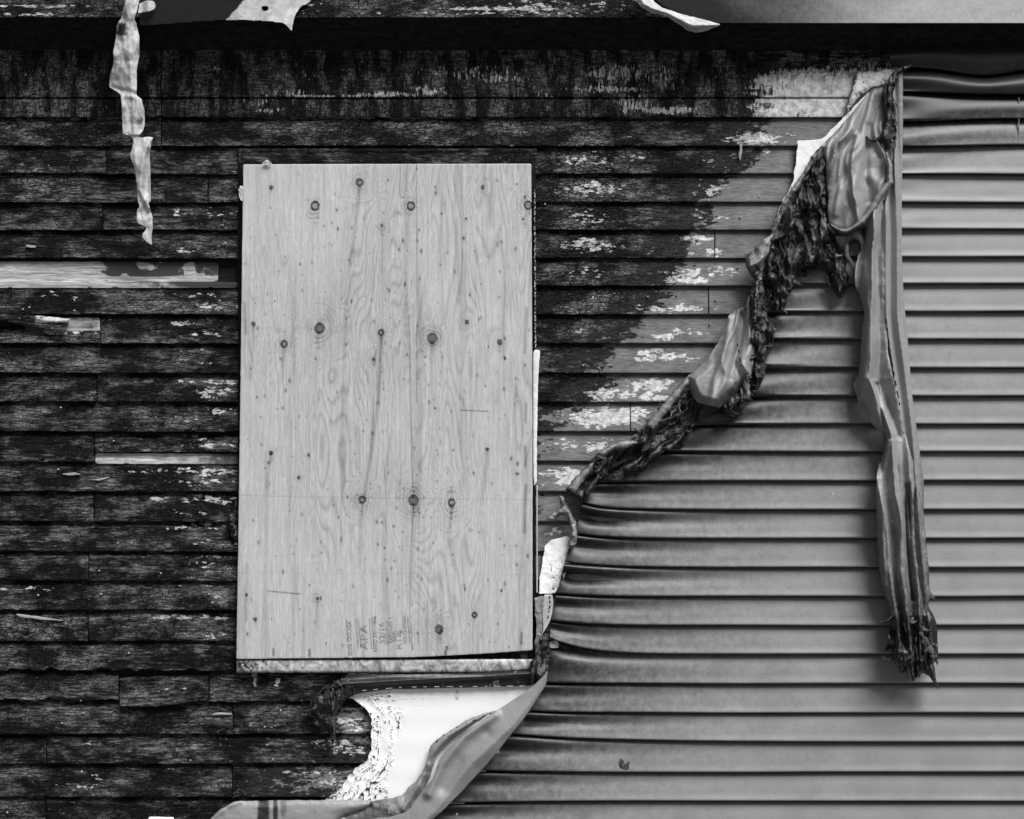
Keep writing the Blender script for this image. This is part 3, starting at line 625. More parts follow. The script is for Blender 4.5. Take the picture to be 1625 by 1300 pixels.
def sadd(v, f):
    global sn_
    SV.append(v); SF.extend([tuple(i+sn_ for i in q) for q in f]); sn_ += len(v)
for t, x, y, sz, sy in [('BOISE CASCADE', 559, 1040, 7, .78), ('APA', 584, 1031, 12, 1.35), ('RATED SHEATHING', 599, 1034, 6.5, .72), ('32/16', 611, 1022, 9, 1.25), ('SIZED FOR SPACING', 617, 1023, 5, .62), ('EXPOSURE 1', 623, 1020, 6, .9), ('000', 630, 1018, 7, 1.2), ('PS 1-09', 638, 1030, 7, 1.), ('15/32 CATEGORY', 646, 1022, 6, .72)]:
    sadd(*text_mesh(t, x, y, sz, 92, sy))
def bar(x0, y0, x1, y1, wd):
    a, b = P(x0, y0, .0592), P(x1, y1, .0592); h = wd*K/2; sadd(np.array([a+[-h, 0, 0], a+[h, 0, 0], b+[h, 0, 0], b+[-h, 0, 0]]), [(0, 1, 2, 3)])
for b in [(550, 982, 552, 1017, 1.5), (565, 982, 569, 1030, 1.5), (569, 981, 573, 1028, 1.5), (586, 981, 590, 1030, 1.1), (590, 981, 594, 1030, 1.0), (647, 977, 651, 1020, 1.7), (651, 976, 655, 1031, 1.7)]: bar(*b)
add_mesh('grade_stamp', np.concatenate(SV), SF, M_ink, ply, smooth=False)['label'] = 'faded ink grade stamp reading upwards near the bottom edge'
# crumbs of melted plastic stuck at the plywood's edge
for pts, lab in [([(415, 260), (420, 256), (424, 253), (429, 257), (432, 261), (424, 263)], 'tiny crumpled scrap of clear film on the top edge of the plywood'), ([(378, 300), (382, 294), (386, 296), (387, 316), (383, 320), (379, 310)], 'small shiny scrap of film caught on the upper left edge of the plywood')]:
    tag(sheet('film_scrap', pts, lambda x, y, e: .062+.008*fbm(x*.4, y*.4, 6), M_metal, None, step=1, thick=.001, jag=.8, attrs=dict(burn_shade=lambda x, y, e: .3+0*x)), lab, 'film scrap')
tag(sheet('melted_plastic_blob', [(374, 792), (378, 798), (376, 815), (374, 828), (379, 850), (374, 860), (368, 852), (364, 838), (358, 826), (366, 815), (370, 805)], lambda x, y, e: .03+.02*sst(0, 4, e)*fbm(x*.3, y*.3, 4), M_crust, None, step=1.3, thick=.006, jag=1.5,
      attrs=dict(pale=lambda x, y, e: 0*x+.1)), 'small blob of melted black plastic beside the left edge of the plywood', 'melted plastic')

# ---------------------------------------------------------------- vinyl siding
siding = thing('vinyl_siding', 'grey horizontal vinyl siding, buckled along its melted diagonal edge', 'siding', (1250, 1483, 0))
VR = [62, 112, 151, 189, 234, 277, 322, 364, 408, 451, 495, 539, 584, 628.5, 673.5, 717.5, 763.5, 809, 855, 901, 947, 993, 1039, 1085.5, 1132, 1178, 1226, 1272, 1319, 1366, 1413, 1460]
VLd = {5: (0, 60), 8: (0, 60), 12: (-2, 60), 16: (2, 60), 17: (-12, 28), 18: (-9, 50), 19: (-9, 60), 20: (-5, 60), 21: (-7, 60), 22: (-27, 55), 23: (-2, 60), 24: (-4, 60), 25: (-14, 140), 26: (-3, 60), 27: (4, 100)}
EDG = [(60, 1405), (120, 1418), (200, 1400), (300, 1350), (360, 1310), (430, 1262), (480, 1214), (560, 1190), (640, 1160), (670, 1105), (700, 1062), (740, 1008), (757, 955), (780, 936), (800, 924), (830, 917), (860, 906), (900, 894), (935, 886), (960, 878), (1000, 873), (1030, 872), (1070, 866), (1110, 846), (1150, 815), (1180, 788), (1240, 735), (1300, 685), (1400, 600), (1500, 540)]
ey, ex = np.array(EDG, float).T
def xl(y): return np.interp(y, ey, ex)
SX = 1-(1-np.linspace(0, 1, 330))**1.0
SX = np.concatenate([np.linspace(0, .25, 130), np.linspace(.25, 1, 150)[1:]])
XE = 2050
def vline(x, k):
    a, L = VLd.get(k, (-1.5, 60)); x0 = xl(VR[k]); t = np.clip((x-x0)/L, 0, 6)
    y = VR[k]+a*np.exp(-t)
    y = y+1.3*(vn(x*.006, k*2.7+0*x, 8)-.5)
    if k == 1: y = y+12*np.exp(-((x-1560)/60.)**2)-3
    if k == 2: y = y-3*sst(1560, 1430, x)
    if k == 3: y = y+6*sst(1600, 1430, x)
    if k == 4: y = y+3*sst(1625, 1430, x)-4
    return y
TV = np.array([-.13, -.04, .0, .05, .12, .2, .3, .4, .5, .6, .7, .8, .88, .93, .965, .985, 1.0, 1.0, .99, .975])
DV = np.array([.003, .005, .010, .0215, .0265, .0295, .0325, .035, .0372, .0392, .0412, .043, .046, .0475, .0485, .048, .046, .028, .014, .005])+.006
VV, VF, VB = [], [], []; vi = 0
for k in range(len(VR)-1):
    n = len(SX); T = np.tile(TV[:, None], (1, n)); y = VR[k]+(VR[k+1]-VR[k])*T; x = 0
    for it in range(3):
        x0 = xl(y); x = x0+(XE-x0)*SX[None, :]; yt = vline(x, k); yb = vline(x, k+1)-1.; y = yt+(yb-yt)*T
    dist = x-x0; lowz = sst(640, 800, y)
    amp = np.exp(-dist/90.)*lowz; hump = np.sin(np.pi*np.clip(T, 0, 1))
    d = np.tile(DV[:, None], (1, n))
    inn = ((T > 0)).astype(float)
    sgn = {17: 1.7, 18: 1.0, 19: 1.9, 20: .9, 21: .5, 22: -.6, 23: .6, 24: 1.2, 25: 1.5}.get(k, .8)
    # billowed top edge of each buckled panel with a hollow beneath
    d = d+amp*sgn*inn*(.032*np.exp(-((T-.12)/.13)**2)-.028*np.exp(-((T-.42)/.2)**2)*(1-np.exp(-dist/18)))
    d = d+.010*amp*inn*fbm(x*.02, y*.06, 12, 3)-.006*np.exp(-dist/10.)*inn
    d = d+.0036*(vn(x*.005, k*1.7+0*x, 19)-.5)*inn+.0016*(fbm(x*.014, y*.035, 23, 3)-.5)*inn*(T < .9)
    mid = np.exp(-dist/55.)*(1-lowz)*inn
    d = d+mid*.011*np.sin(T*6.5+k*1.9+x*.02)*(T < .95)
    if k <= 3:
        d = d+{0: .030, 1: .022, 2: .012, 3: .008}[k]*hump*inn+.004*np.sin(x*.02+k)*inn
    V = P(x, y, d).reshape(-1, 3); r, c = x.shape; I = np.arange(r*c).reshape(r, c)+vi
    VF.append(np.stack([I[:-1, :-1].ravel(), I[1:, :-1].ravel(), I[1:, 1:].ravel(), I[:-1, 1:].ravel()], 1)); VV.append(V); vi += r*c
    b = .85*np.exp(-dist/9.)*(y < 780)+.5*np.exp(-dist/34)*sst(400, 500, y)*(1-sst(760, 800, y))+.66*np.exp(-dist/300)*sst(300, 700, y)+.25*np.exp(-dist/120)+.85*(1-sst(140, 300, y))+.10*(fbm(x*.006, y*.008, 77, 3)-.3)  # soot near the melted edge, plus eave shade painted on the top courses
    VB.append(b.ravel())
add_mesh('siding_panels', np.concatenate(VV), np.concatenate(VF), M_vinyl, siding, dict(burn_shade=np.concatenate(VB)))
sheet('scuff', [(1318, 780), (1324, 782), (1330, 794), (1329, 801), (1322, 796)], lambda x, y, e: .0435+0*x, plain('pale_scuff', .42, .25), siding, step=1, thick=.001, jag=1)
sheet('soot_mark', [(983, 1204), (989, 1206), (993, 1214), (998, 1208), (999, 1220), (993, 1222), (984, 1219)], lambda x, y, e: .0535+0*x, plain('soot_mark_dark', .05, .5), siding, step=1, thick=.0008, jag=1.5, holes=[[(987, 1209), (990, 1210), (990, 1216), (987, 1216)]])
for lx, la, lb in [(1616, 154, 230)]:
    sheet('panel_joint', [(lx, la), (lx+1.6, la), (lx+1.6, lb), (lx, lb)], lambda x, y, e: .052+0*x, plain('joint_grey', .2, .2), siding, step=1, thick=.004, jag=.1)

# ---------------------------------------------------------------- foam backing laid bare
def crease(x, y, e, sd=3):
    """dark melted crinkle lines running roughly along the burnt edge"""
    a = fbm(e*.075+.5*fbm(x*.05, y*.05, sd+1, 2), y*.017, sd, 3); b = fbm(e*.10+.5*fbm(x*.04, y*.04, sd+2, 2), y*.024, sd+4, 4); c = fbm(x*.16, y*.16, sd+6, 3)
    l = sum(np.exp(-((a-q)/.010)**2) for q in (.38, .47, .56))+.9*np.exp(-((b-.5)/.014)**2)*sst(.42, .55, fbm(x*.03, y*.03, sd+8, 2))+.5*np.exp(-((c-.5)/.02)**2)*np.exp(-e/6.)
    return np.clip(l, 0, 1)
def foam(name, poly, d, lab, crack, soot, step=2., jag=1.2, thick=.008, seed=3):
    return tag(sheet(name, poly, d, M_foam, None, step=step, thick=thick, jag=jag, seed=seed, attrs=dict(crack=lambda x, y, e: crack(x, y, e)*crease(x, y, e, seed), soot=soot)), lab, 'foam board', 'white foam backing shown where the siding burnt away')
z0 = lambda x, y, e: 0*x
foam('foam_backing', [(534, 1106), (565, 1098), (600, 1088), (850, 1088), (868, 1080), (850, 1120), (800, 1180), (760, 1240), (720, 1300), (690, 1330), (560, 1330), (500, 1276), (524, 1266), (540, 1252), (552, 1235), (565, 1220), (577, 1210), (585, 1200), (589, 1185), (590, 1155), (586, 1135), (577, 1120), (560, 1110)],
     lambda x, y, e: .030+.006*sst(645, 600, x+.25*(y-1180))*fbm(x*.06, y*.06, 4, 3)+.0004*np.sin(y*.14)+.004*np.exp(-e/3.)+.0035*(crease(x, y, e, 3)-.5)*sst(650, 632, x+.22*np.abs(y-1150)),
     'large bright white foam sheet below the window, melted back at its left edge',
     lambda x, y, e: np.clip(sst(650, 632, x+.22*np.abs(y-1150)+12*(fbm(x*.03, y*.03, 3)-.5))*.9+.7*blob(x, y, 665, 1112, 32, 12, .8), 0, 1),
     lambda x, y, e: np.clip(.55*np.exp(-e/4.)*(x < 640)+.55*blob(x, y, 725, 1104, 7, 13, 1)+.4*blob(x, y, 745, 1105, 5, 14, 1)+.35*blob(x, y, 765, 1103, 5, 10, 1)+.3*blob(x, y, 610, 1115, 20, 8, 1), 0, .8), step=1.4, jag=2.6)
foam('foam_backing', [(900, 850), (889, 854), (873, 858), (865, 866), (861, 890), (856.5, 917), (855, 942.5), (881, 942.5), (892, 925), (900, 905), (908, 880), (910, 858)],
     lambda x, y, e: .034+.005*fbm(x*.12, y*.12, 5, 3), 'small white foam scrap between the plywood and the siding edge', lambda x, y, e: .85*sst(865, 875, x-.1*(y-900))*sst(880, 895, y), lambda x, y, e: .3*np.exp(-e/2)*(x > 872), step=1.4)
foam('foam_backing', [(1265, 224), (1304, 221), (1334, 192), (1377, 146), (1392, 150), (1370, 190), (1330, 230), (1310, 260), (1280, 290), (1262, 312), (1245, 335), (1228, 372), (1222, 378), (1239, 325), (1258, 291), (1263, 254)],
     lambda x, y, e: .040+.003*fbm(x*.1, y*.1, 5, 3), 'narrow white foam wedge along the torn siding edge at upper right', lambda x, y, e: .8*np.maximum(sst(285, 300, y), sst(1300, 1330, x)*(e < 4)), lambda x, y, e: .5*np.exp(-e/2.5)*((y < 232) | (y > 290)), step=1.6, jag=1.6)
foam('foam_backing', [(1359, 111), (1387, 112), (1411, 108), (1430, 100), (1425, 120), (1402, 136), (1384, 140), (1365, 155), (1350, 171), (1345, 180), (1343, 168), (1353, 137)],
     lambda x, y, e: .044+.008*fbm(x*.14, y*.14, 5, 3), 'sooty crinkled foam scrap tucked under the eave beside the siding top', lambda x, y, e: 1+0*x, lambda x, y, e: .46+.35*np.exp(-e/3), step=1.2, jag=1.8)

# ---------------------------------------------------------------- melted siding along the diagonal edge
def mel(name, poly, dep, lab, cat='melted siding', burn_shade=z0, mat=None, parent=None, step=1.8, thick=.0016, jag=1.2, seed=2, group='melted scraps of siding', holes=(), key='burn_shade'):
    o = sheet(name, poly, dep, mat or M_melt, parent, step=step, thick=thick, jag=jag, seed=seed, attrs={key: burn_shade}, holes=holes)
    if parent is None: tag(o, lab, cat, group)
    elif lab: o['label'] = lab
    return o
def radial(x, y, ax, ay, fr, seed, amp, L=120.):
    an = np.arctan2(x-ax, y-ay); r = np.hypot(x-ax, y-ay)
    a = an+.25*(fbm(x*.02, y*.02, seed, 2)-.5)
    f1 = skew(a*fr*1.5+4.5*fbm(r*.0045, an*4, seed, 2)+seed); f2 = skew(a*fr*4.1+7*fbm(r*.007+3, an*5, seed+3, 2))
    g = sst(.25, .75, vn(r*.007+4, an*5, seed+9))
    return amp*(.5+.5*f1*(.55+.45*g)+.17*f2*g+.10*ridged(x*.07+y*.02, y*.03, seed+7, 3))*np.minimum(1, r/L)
def skew(t):
    """hanging folds: one flank gentle, the other steep, with a pinched crest"""
    u = (t/(2*np.pi)) % 1.
    return np.where(u < .66, u/.66, (1-u)/.34)**1.25*2-1
def cu(t):
    return skew(t)
def crd(x, y, e, b, amp, sc, seed, ang=0.):
    """charcoal relief: bulging mass with strands and pits"""
    u_, v_ = x*math.cos(ang)-y*math.sin(ang), x*math.sin(ang)+y*math.cos(ang); x, y = u_, v_
    q = ridged(x*sc*.95+.6*fbm(x*.05, y*.05, seed+9, 2), y*sc*.2, seed, 3)**1.4
    return b+amp*.6*(1-np.exp(-e/6.))+amp*1.7*(q-.45)*np.minimum(1, e/3)+amp*.35*(fbm(x*sc*3, y*sc*.9, seed+2, 3)-.5)

def shreds(parent, pts, n, lo, hi, d, seed, wd=(1.2, 3.6), ang=0., spread=.5, name='burnt_shreds', mat=None, pale=.1):
    """ragged tapering shreds of burnt plastic along a line, curling away from the wall"""
    rs = random.Random(seed); pts = np.array(pts, float); L = np.concatenate([[0], np.cumsum(np.hypot(*np.diff(pts, axis=0).T))])
    for i in range(max(3, int(n*.26))):
        V, F, A = [], [], []
        t = rs.uniform(0, L[-1]); x, y = np.interp(t, L, pts[:, 0]), np.interp(t, L, pts[:, 1]); a = ang+rs.gauss(0, spread*.8); ln = rs.uniform(lo, hi)*.8; w0 = rs.uniform(*wd)*3.2; m = 12
        x += rs.uniform(-4, 2); y += rs.uniform(-8, 0); dz = d+rs.uniform(-.02, .004); da = rs.gauss(0, .13); tw = rs.uniform(-1, 1); pl = rs.random() < pale*.5; ph = rs.uniform(0, 6)
        for j in range(m):
            q = j/(m-1); w = w0*(1-q)**.8*(1+.3*rs.uniform(-1, 1))*.5+.1; tw += rs.gauss(0, .25)
            nx, ny = math.cos(a), -math.sin(a)
            for (u, v) in ((-1, 0), (-.4, .3+.5*math.sin(ph+j)), (.5, .3-.4*math.sin(ph+j)), (1, 0), (.3, -.5), (-.4, -.4)): V.append(P(x+nx*w*u, y+ny*w*u, dz+v*w*K*.7+u*w*K*.6*tw)); A.append(.9 if pl else .1)
            x += math.sin(a)*ln/(m-1); y += math.cos(a)*ln/(m-1); a += da+rs.gauss(0, .16); dz += rs.gauss(0, .0015)
            if j < m-1:
                b = 6*j
                for c in range(6): F.append((b+c, b+(c+1) % 6, b+6+(c+1) % 6, b+6+c))
        add_mesh('burnt_shred', V, np.array(F), mat or M_crust, parent, dict(pale=A, burn_shade=A))
# upper drape group
drape = thing('melted_drape', 'crumpled light grey siding draped below the eave, above the black charred mass', 'melted siding', (1350, 365, .06))
mel('sheet', [(1384, 141.5), (1402, 137), (1406, 161), (1408, 180), (1402, 215), (1409, 238), (1414, 260), (1413, 291), (1403, 302), (1394, 317), (1385, 336), (1366, 356), (1350, 366), (1338, 368), (1322, 361), (1315, 352), (1313, 331), (1314, 315), (1311, 284), (1311, 254), (1305, 238), (1302, 232), (1322, 214), (1338, 195), (1359, 171), (1375, 152)],
    lambda x, y, e: .070+radial(x, y, 1394, 110, 13, 5, .040, 130)+.035*sst(140, 330, y)-.016*np.exp(-e/5.)+ridge(x, y, [(1352, 205), (1336, 225), (1333, 290), (1326, 340)], 5, .012)+ridge(x, y, [(1360, 215), (1350, 260), (1358, 330), (1364, 352)], 4, .016)+ridge(x, y, [(1378, 200), (1374, 250), (1378, 320)], 5, -.010),
    None, parent=drape, burn_shade=lambda x, y, e: .12+.45*blob(x, y, 1395, 160, 12, 22, 1.2)+.3*blob(x, y, 1318, 275, 10, 14, 1.4)+.35*np.exp(-e/2.2), jag=.9)
mel('rolled_hem', [(1416, 262), (1418, 290), (1408, 304), (1399, 316), (1390, 334), (1372, 356), (1356, 366), (1345, 373), (1334, 372), (1318, 360), (1316, 353), (1330, 360), (1342, 362), (1356, 354), (1374, 338), (1386, 316), (1396, 300), (1406, 288), (1408, 262), (1404, 240), (1409, 242)],
    lambda x, y, e: .128+.026*np.sqrt(np.clip(e/6., 0, 1)), 'rolled lower hem', parent=drape, burn_shade=lambda x, y, e: .22+.3*sst(1380, 1350, x)+.4*np.exp(-e/1.5), thick=.010, step=1.4, jag=.8)
mel('torn_tail', [(1336, 366), (1350, 364), (1366, 360), (1372, 383), (1371, 408), (1363, 429), (1358, 437), (1350, 424), (1342, 408), (1336, 398), (1330, 390), (1324, 376)],
    lambda x, y, e: .085+radial(x, y, 1350, 350, 7, 9, .03, 60)-.012*np.exp(-e/4), 'scorched tail below the hem', parent=drape, burn_shade=lambda x, y, e: .35+.4*np.exp(-e/2.)+.3*blob(x, y, 1352, 395, 12, 16, 1), step=1.4, jag=1.4,
    holes=[[(1349, 385), (1358, 380), (1366, 390), (1364, 408), (1357, 418), (1350, 408)]])
mel('charred_mass', [(1301, 236), (1312, 254), (1313, 284), (1311, 315), (1313, 340), (1317, 361), (1322, 383), (1330, 398), (1341, 420), (1347, 438), (1346, 455), (1338, 466), (1335, 475), (1327, 468), (1322, 458), (1316, 449), (1312, 434), (1306, 426), (1296, 430), (1288, 424), (1273, 428), (1264, 438), (1258, 455), (1251, 469), (1246, 486), (1239, 490), (1230, 480), (1224, 459), (1212, 452), (1205, 446), (1206, 432), (1212, 418), (1221, 392), (1230, 364), (1242, 340), (1252, 321), (1266, 296), (1278, 275), (1288, 254)],
    lambda x, y, e: crd(x, y, e, .060, .055, .055, 7), 'black brittle mass of burnt siding', mat=M_crust, key='pale', parent=drape, thick=.015, step=1.5, jag=3.,
    burn_shade=lambda x, y, e: .30*blob(x, y, 1248, 365, 10, 28, 1.2)+.42*blob(x, y, 1270, 392, 14, 12, 1.2)+.2*blob(x, y, 1240, 440, 8, 20, 1.2)+.15)
mel('side_fold', [(1304, 230), (1288, 248), (1276, 270), (1258, 296), (1242, 318), (1233, 346), (1224, 371), (1205, 386), (1193, 400), (1181, 404), (1184, 423), (1192, 436), (1200, 445), (1208, 446), (1213, 420), (1226, 380), (1240, 344), (1254, 322), (1272, 296), (1284, 276), (1296, 262), (1302, 262), (1298, 290), (1292, 310), (1300, 318), (1308, 300), (1312, 270), (1309, 245)],
    lambda x, y, e: .062+radial(x, y, 1330, 190, 22, 3, .034, 150)+.026*sst(0, 8, e)+.01*fbm(x*.08, y*.08, 4, 3), 'paler fold down the left side', parent=drape,
    burn_shade=lambda x, y, e: .18+.35*np.exp(-e/2.)+.3*blob(x, y, 1190, 425, 16, 18, 1)+.45*sst(.5, .65, fbm(x*.07, y*.05, 8, 3)), jag=1.6, step=1.5)
mel('burnt_strand', [(1405, 131), (1417, 114), (1433, 104), (1447, 102), (1428, 119), (1418, 149), (1422, 186), (1423, 220), (1418, 251), (1414, 247), (1410, 256), (1402, 235), (1396, 226), (1390, 226), (1377, 222), (1373, 214), (1387, 219), (1396, 214), (1405, 200), (1403, 161)],
    lambda x, y, e: crd(x, y, e, .105, .028, .08, 17), 'black strand hanging beside the long strip', mat=M_crust, key='pale', parent=drape, thick=.01, step=1.3, jag=2.,
    burn_shade=lambda x, y, e: .1+.25*(y < 130)+.2*blob(x, y, 1410, 160, 5, 40, 1))

shreds(drape, [(1216, 455), (1240, 485), (1256, 455), (1274, 428), (1300, 428)], 60, 8, 34, .085, 3)
shreds(drape, [(1312, 440), (1335, 470), (1346, 440), (1336, 410)], 34, 8, 26, .085, 4)
shreds(drape, [(1300, 250), (1270, 320), (1240, 380), (1225, 430)], 70, 18, 70, .105, 5, wd=(1.5, 5), spread=.35, pale=.25)
shreds(drape, [(1300, 290), (1312, 350), (1320, 400), (1290, 380), (1260, 400)], 60, 18, 60, .105, 6, wd=(1.5, 5), spread=.3)
shreds(drape, [(1418, 140), (1421, 200), (1412, 240)], 22, 8, 26, .125, 7, pale=.15)
shreds(drape, [(1205, 400), (1196, 425), (1206, 440)], 16, 8, 24, .085, 8, pale=.4)
# long hanging strip, two layers
hs = thing('hanging_siding_strip', 'long twisted grey siding strip hanging down the right, charred at its tip', 'melted siding', (1435, 1094, .06))
def hburn(x, y, e): return np.clip(.02+.46*sst(620, 930, y)+.32*sst(930, 1010, y)+.20*np.exp(-e/1.6)+.25*(fbm(x*.05, y*.02, 6, 3)-.5)*sst(650, 800, y), 0, .95)
mel('back_layer', [(1421, 112), (1433, 108), (1433, 200), (1431, 300), (1431, 400), (1434, 470), (1437, 504), (1442, 556), (1447, 625), (1454, 677), (1461, 729), (1466, 764), (1466, 815), (1470, 865), (1474, 900), (1475, 936), (1484, 950), (1485, 955), (1475, 947), (1473, 962), (1480, 974), (1487, 990), (1488, 1023), (1489, 1046), (1480, 1047), (1470, 1030), (1450, 1000), (1440, 900), (1430, 780), (1418, 700), (1410, 600), (1398, 500), (1392, 400), (1396, 340), (1412, 300), (1417, 250), (1415, 200), (1414, 150)],
    lambda x, y, e: .085+.013*cu((x-np.interp(y, [100, 500, 800, 1050], [1405, 1418, 1450, 1470]))*.36+2.5*fbm(x*.02, y*.006, 33, 2))*(1-np.exp(-e/3))+.02*(1-np.exp(-e/5))+.006*fbm(x*.03, y*.008, 3, 3),
    'flat rear layer', parent=hs, burn_shade=lambda x, y, e: np.clip(hburn(x, y, e)+.10*sst(560, 700, y), 0, .95), mat=M_melt, jag=.5, step=1.8, seed=12)
mel('front_layer', [(1398, 316), (1404, 330), (1403, 400), (1404, 470), (1406, 500), (1409, 556), (1415, 590), (1420, 612), (1426, 640), (1431, 660), (1434, 680), (1440, 700), (1446, 722), (1451, 740), (1453, 764), (1449, 800), (1452, 860), (1458, 920), (1464, 950), (1470, 975), (1478, 1000), (1482, 1030), (1480, 1050), (1483, 1062), (1489, 1094), (1473, 1071), (1464, 1066), (1452, 1078), (1447, 1082), (1444, 1058), (1434, 1056), (1431, 1068), (1426, 1066), (1418, 1042), (1413, 1024), (1406, 1022), (1414, 994), (1410, 975), (1410, 958), (1402, 939), (1397, 920), (1393, 894), (1392, 850), (1391, 808), (1390, 760), (1395, 738), (1403, 716), (1407, 698), (1405, 688), (1388, 678), (1373, 660), (1360, 632), (1354, 608), (1363, 594), (1367, 538), (1372, 494), (1364, 470), (1357, 452), (1357, 430), (1362, 405), (1372, 385), (1376, 360), (1386, 336)],
    lambda x, y, e: .112+.036*cu((x-np.interp(y, [300, 450, 600, 690, 780, 950, 1080], [1388, 1383, 1380, 1415, 1420, 1436, 1450]))*np.interp(y, [300, 650, 750, 950, 1090], [.19, .17, .24, .30, .45])+1.4+4.5*fbm(y*.007, x*.012, 4, 3))*np.interp(y, [300, 640, 760], [1., 1., .55])+.020*(1-np.exp(-e/4.))
      +ridge(x, y, [(1372, 420), (1378, 500), (1372, 600), (1366, 630)], 6, .014)+ridge(x, y, [(1391, 610), (1398, 650), (1407, 685)], 3.5, -.03)+ridge(x, y, [(1410, 700), (1400, 760), (1400, 850), (1405, 930)], 4, .018)
      +ridge(x, y, [(1425, 700), (1430, 800), (1428, 900), (1440, 1000)], 5, .02)+ridge(x, y, [(1441, 770), (1440, 860), (1450, 950)], 4, -.034)+.045*sst(940, 1000, y)*(ridged(x*.06, y*.025, 8, 4)-.45)+.012*(ridged(x*.05+y*.012, y*.012-x*.01, 22, 3)-.5)+.006*fbm(x*.1, y*.03, 2, 3),
    'folded front layer', parent=hs, burn_shade=hburn, jag=1.0, step=1.6, seed=13)
mel('charred_tip', [(1418, 1030), (1430, 1020), (1444, 1034), (1452, 1010), (1462, 1000), (1472, 1012), (1484, 1030), (1489, 1045), (1481, 1052), (1484, 1066), (1489.7, 1094), (1474, 1074), (1464, 1068), (1450, 1080), (1447, 1068), (1440, 1060), (1430, 1054), (1428, 1066), (1421, 1052)],
    lambda x, y, e: crd(x, y, e, .135, .04, .09, 27), None, mat=M_crust, key='pale', parent=hs, thick=.01, step=1.4, jag=2., burn_shade=lambda x, y, e: .22+0*x)
shreds(hs, [(1412, 1020), (1425, 1050), (1446, 1062), (1470, 1050), (1486, 1030)], 50, 14, 40, .130, 11, wd=(1., 3.5), spread=.22, pale=.2)
shreds(hs, [(1420, 960), (1450, 990), (1470, 980)], 26, 20, 60, .150, 14, wd=(2, 6), spread=.3, pale=.3)
M_slot = plain('slot_black', .004, .2)
def slots(parent, pts, d, w_=1.4, frac=.62, n=8, name='nail_slot', mat=None):
    pts = np.array(pts, float); L = np.concatenate([[0], np.cumsum(np.hypot(*np.diff(pts, axis=0).T))])
    for i in range(n):
        a, b = L[-1]*(i+.1*math.sin(i*5.1))/n, L[-1]*(i+frac*(.8+.3*math.sin(i*3.7)))/n; p = [np.array([np.interp(t, L, pts[:, 0]), np.interp(t, L, pts[:, 1])]) for t in (a, b)]
        u = (p[1]-p[0])/np.hypot(*(p[1]-p[0])); nn = np.array([-u[1], u[0]])*w_/2
        q = [p[0]+nn, p[1]+nn, p[1]-nn, p[0]-nn]
        V = [P(c[0], c[1], d) for c in q]+[P(c[0], c[1], d-.002) for c in q]
        F = [(0, 1, 2, 3), (4, 7, 6, 5)]+[(j, 4+j, 4+(j+1) % 4, (j+1) % 4) for j in range(4)]
        add_mesh(name, V, F, mat or M_slot, parent, smooth=False)
slots(hs, [(1406, 505), (1411, 552), (1420, 600), (1430, 655)], .150, 2.0, .6, 9)

# middle melted hood
hood = thing('melted_hood', 'light grey melted siding hood bulging halfway down the diagonal edge', 'melted siding', (1150, 665, .05))
mel('hood_sheet', [(1091, 597), (1105, 587), (1118, 573), (1132, 556), (1146, 531), (1157, 500), (1167, 492), (1181, 488), (1196, 450), (1204, 448), (1208, 470), (1203, 500), (1200, 530), (1198, 560), (1193, 594), (1181, 611), (1167, 625), (1160, 630), (1150, 640), (1143, 646.5), (1125, 644), (1108, 639), (1100, 630), (1092, 612)],
    lambda x, y, e: .070+radial(x, y, 1185, 440, 11, 6, .05, 140)+.05*sst(480, 620, y)*sst(0, 14, e)+ridge(x, y, [(1158, 505), (1150, 560), (1135, 600), (1128, 640)], 5, .014)+ridge(x, y, [(1178, 500), (1170, 560), (1158, 600)], 5, -.02),
    None, parent=hood, burn_shade=lambda x, y, e: .10+.4*np.exp(-e/2.2)+.35*blob(x, y, 1168, 545, 5, 40, 1.)+.25*sst(1185, 1200, x), jag=.9, step=1.5)
mel('burnt_edge', [(1181, 489), (1191, 462), (1200, 440), (1212, 446), (1217, 480), (1220, 507), (1229, 518), (1229, 540), (1222, 556), (1213, 573), (1214, 594), (1206, 612), (1193, 620), (1184, 632), (1182, 649), (1168, 664), (1150, 657), (1140, 647), (1156, 632), (1170, 618), (1184, 600), (1192, 570), (1188, 540), (1191, 514)],
    lambda x, y, e: crd(x, y, e, .070, .05, .06, 37), 'black burnt right edge', mat=M_crust, key='pale', parent=hood, thick=.015, step=1.5, jag=2.6,
    burn_shade=lambda x, y, e: .16+.30*blob(x, y, 1202, 480, 8, 30, 1.)+.2*blob(x, y, 1185, 600, 10, 10, 1))
shreds(hood, [(1205, 470), (1224, 540), (1212, 590), (1184, 645), (1150, 655)], 80, 6, 24, .10, 15, spread=.9)
shreds(hood, [(1196, 460), (1206, 520), (1196, 590), (1170, 640)], 50, 14, 50, .125, 16, wd=(1.5, 5), ang=-.15, spread=.35, pale=.25)
slots(hood, [(1170, 545), (1174, 565), (1177, 590)], .168, 1.8, .6, 4)

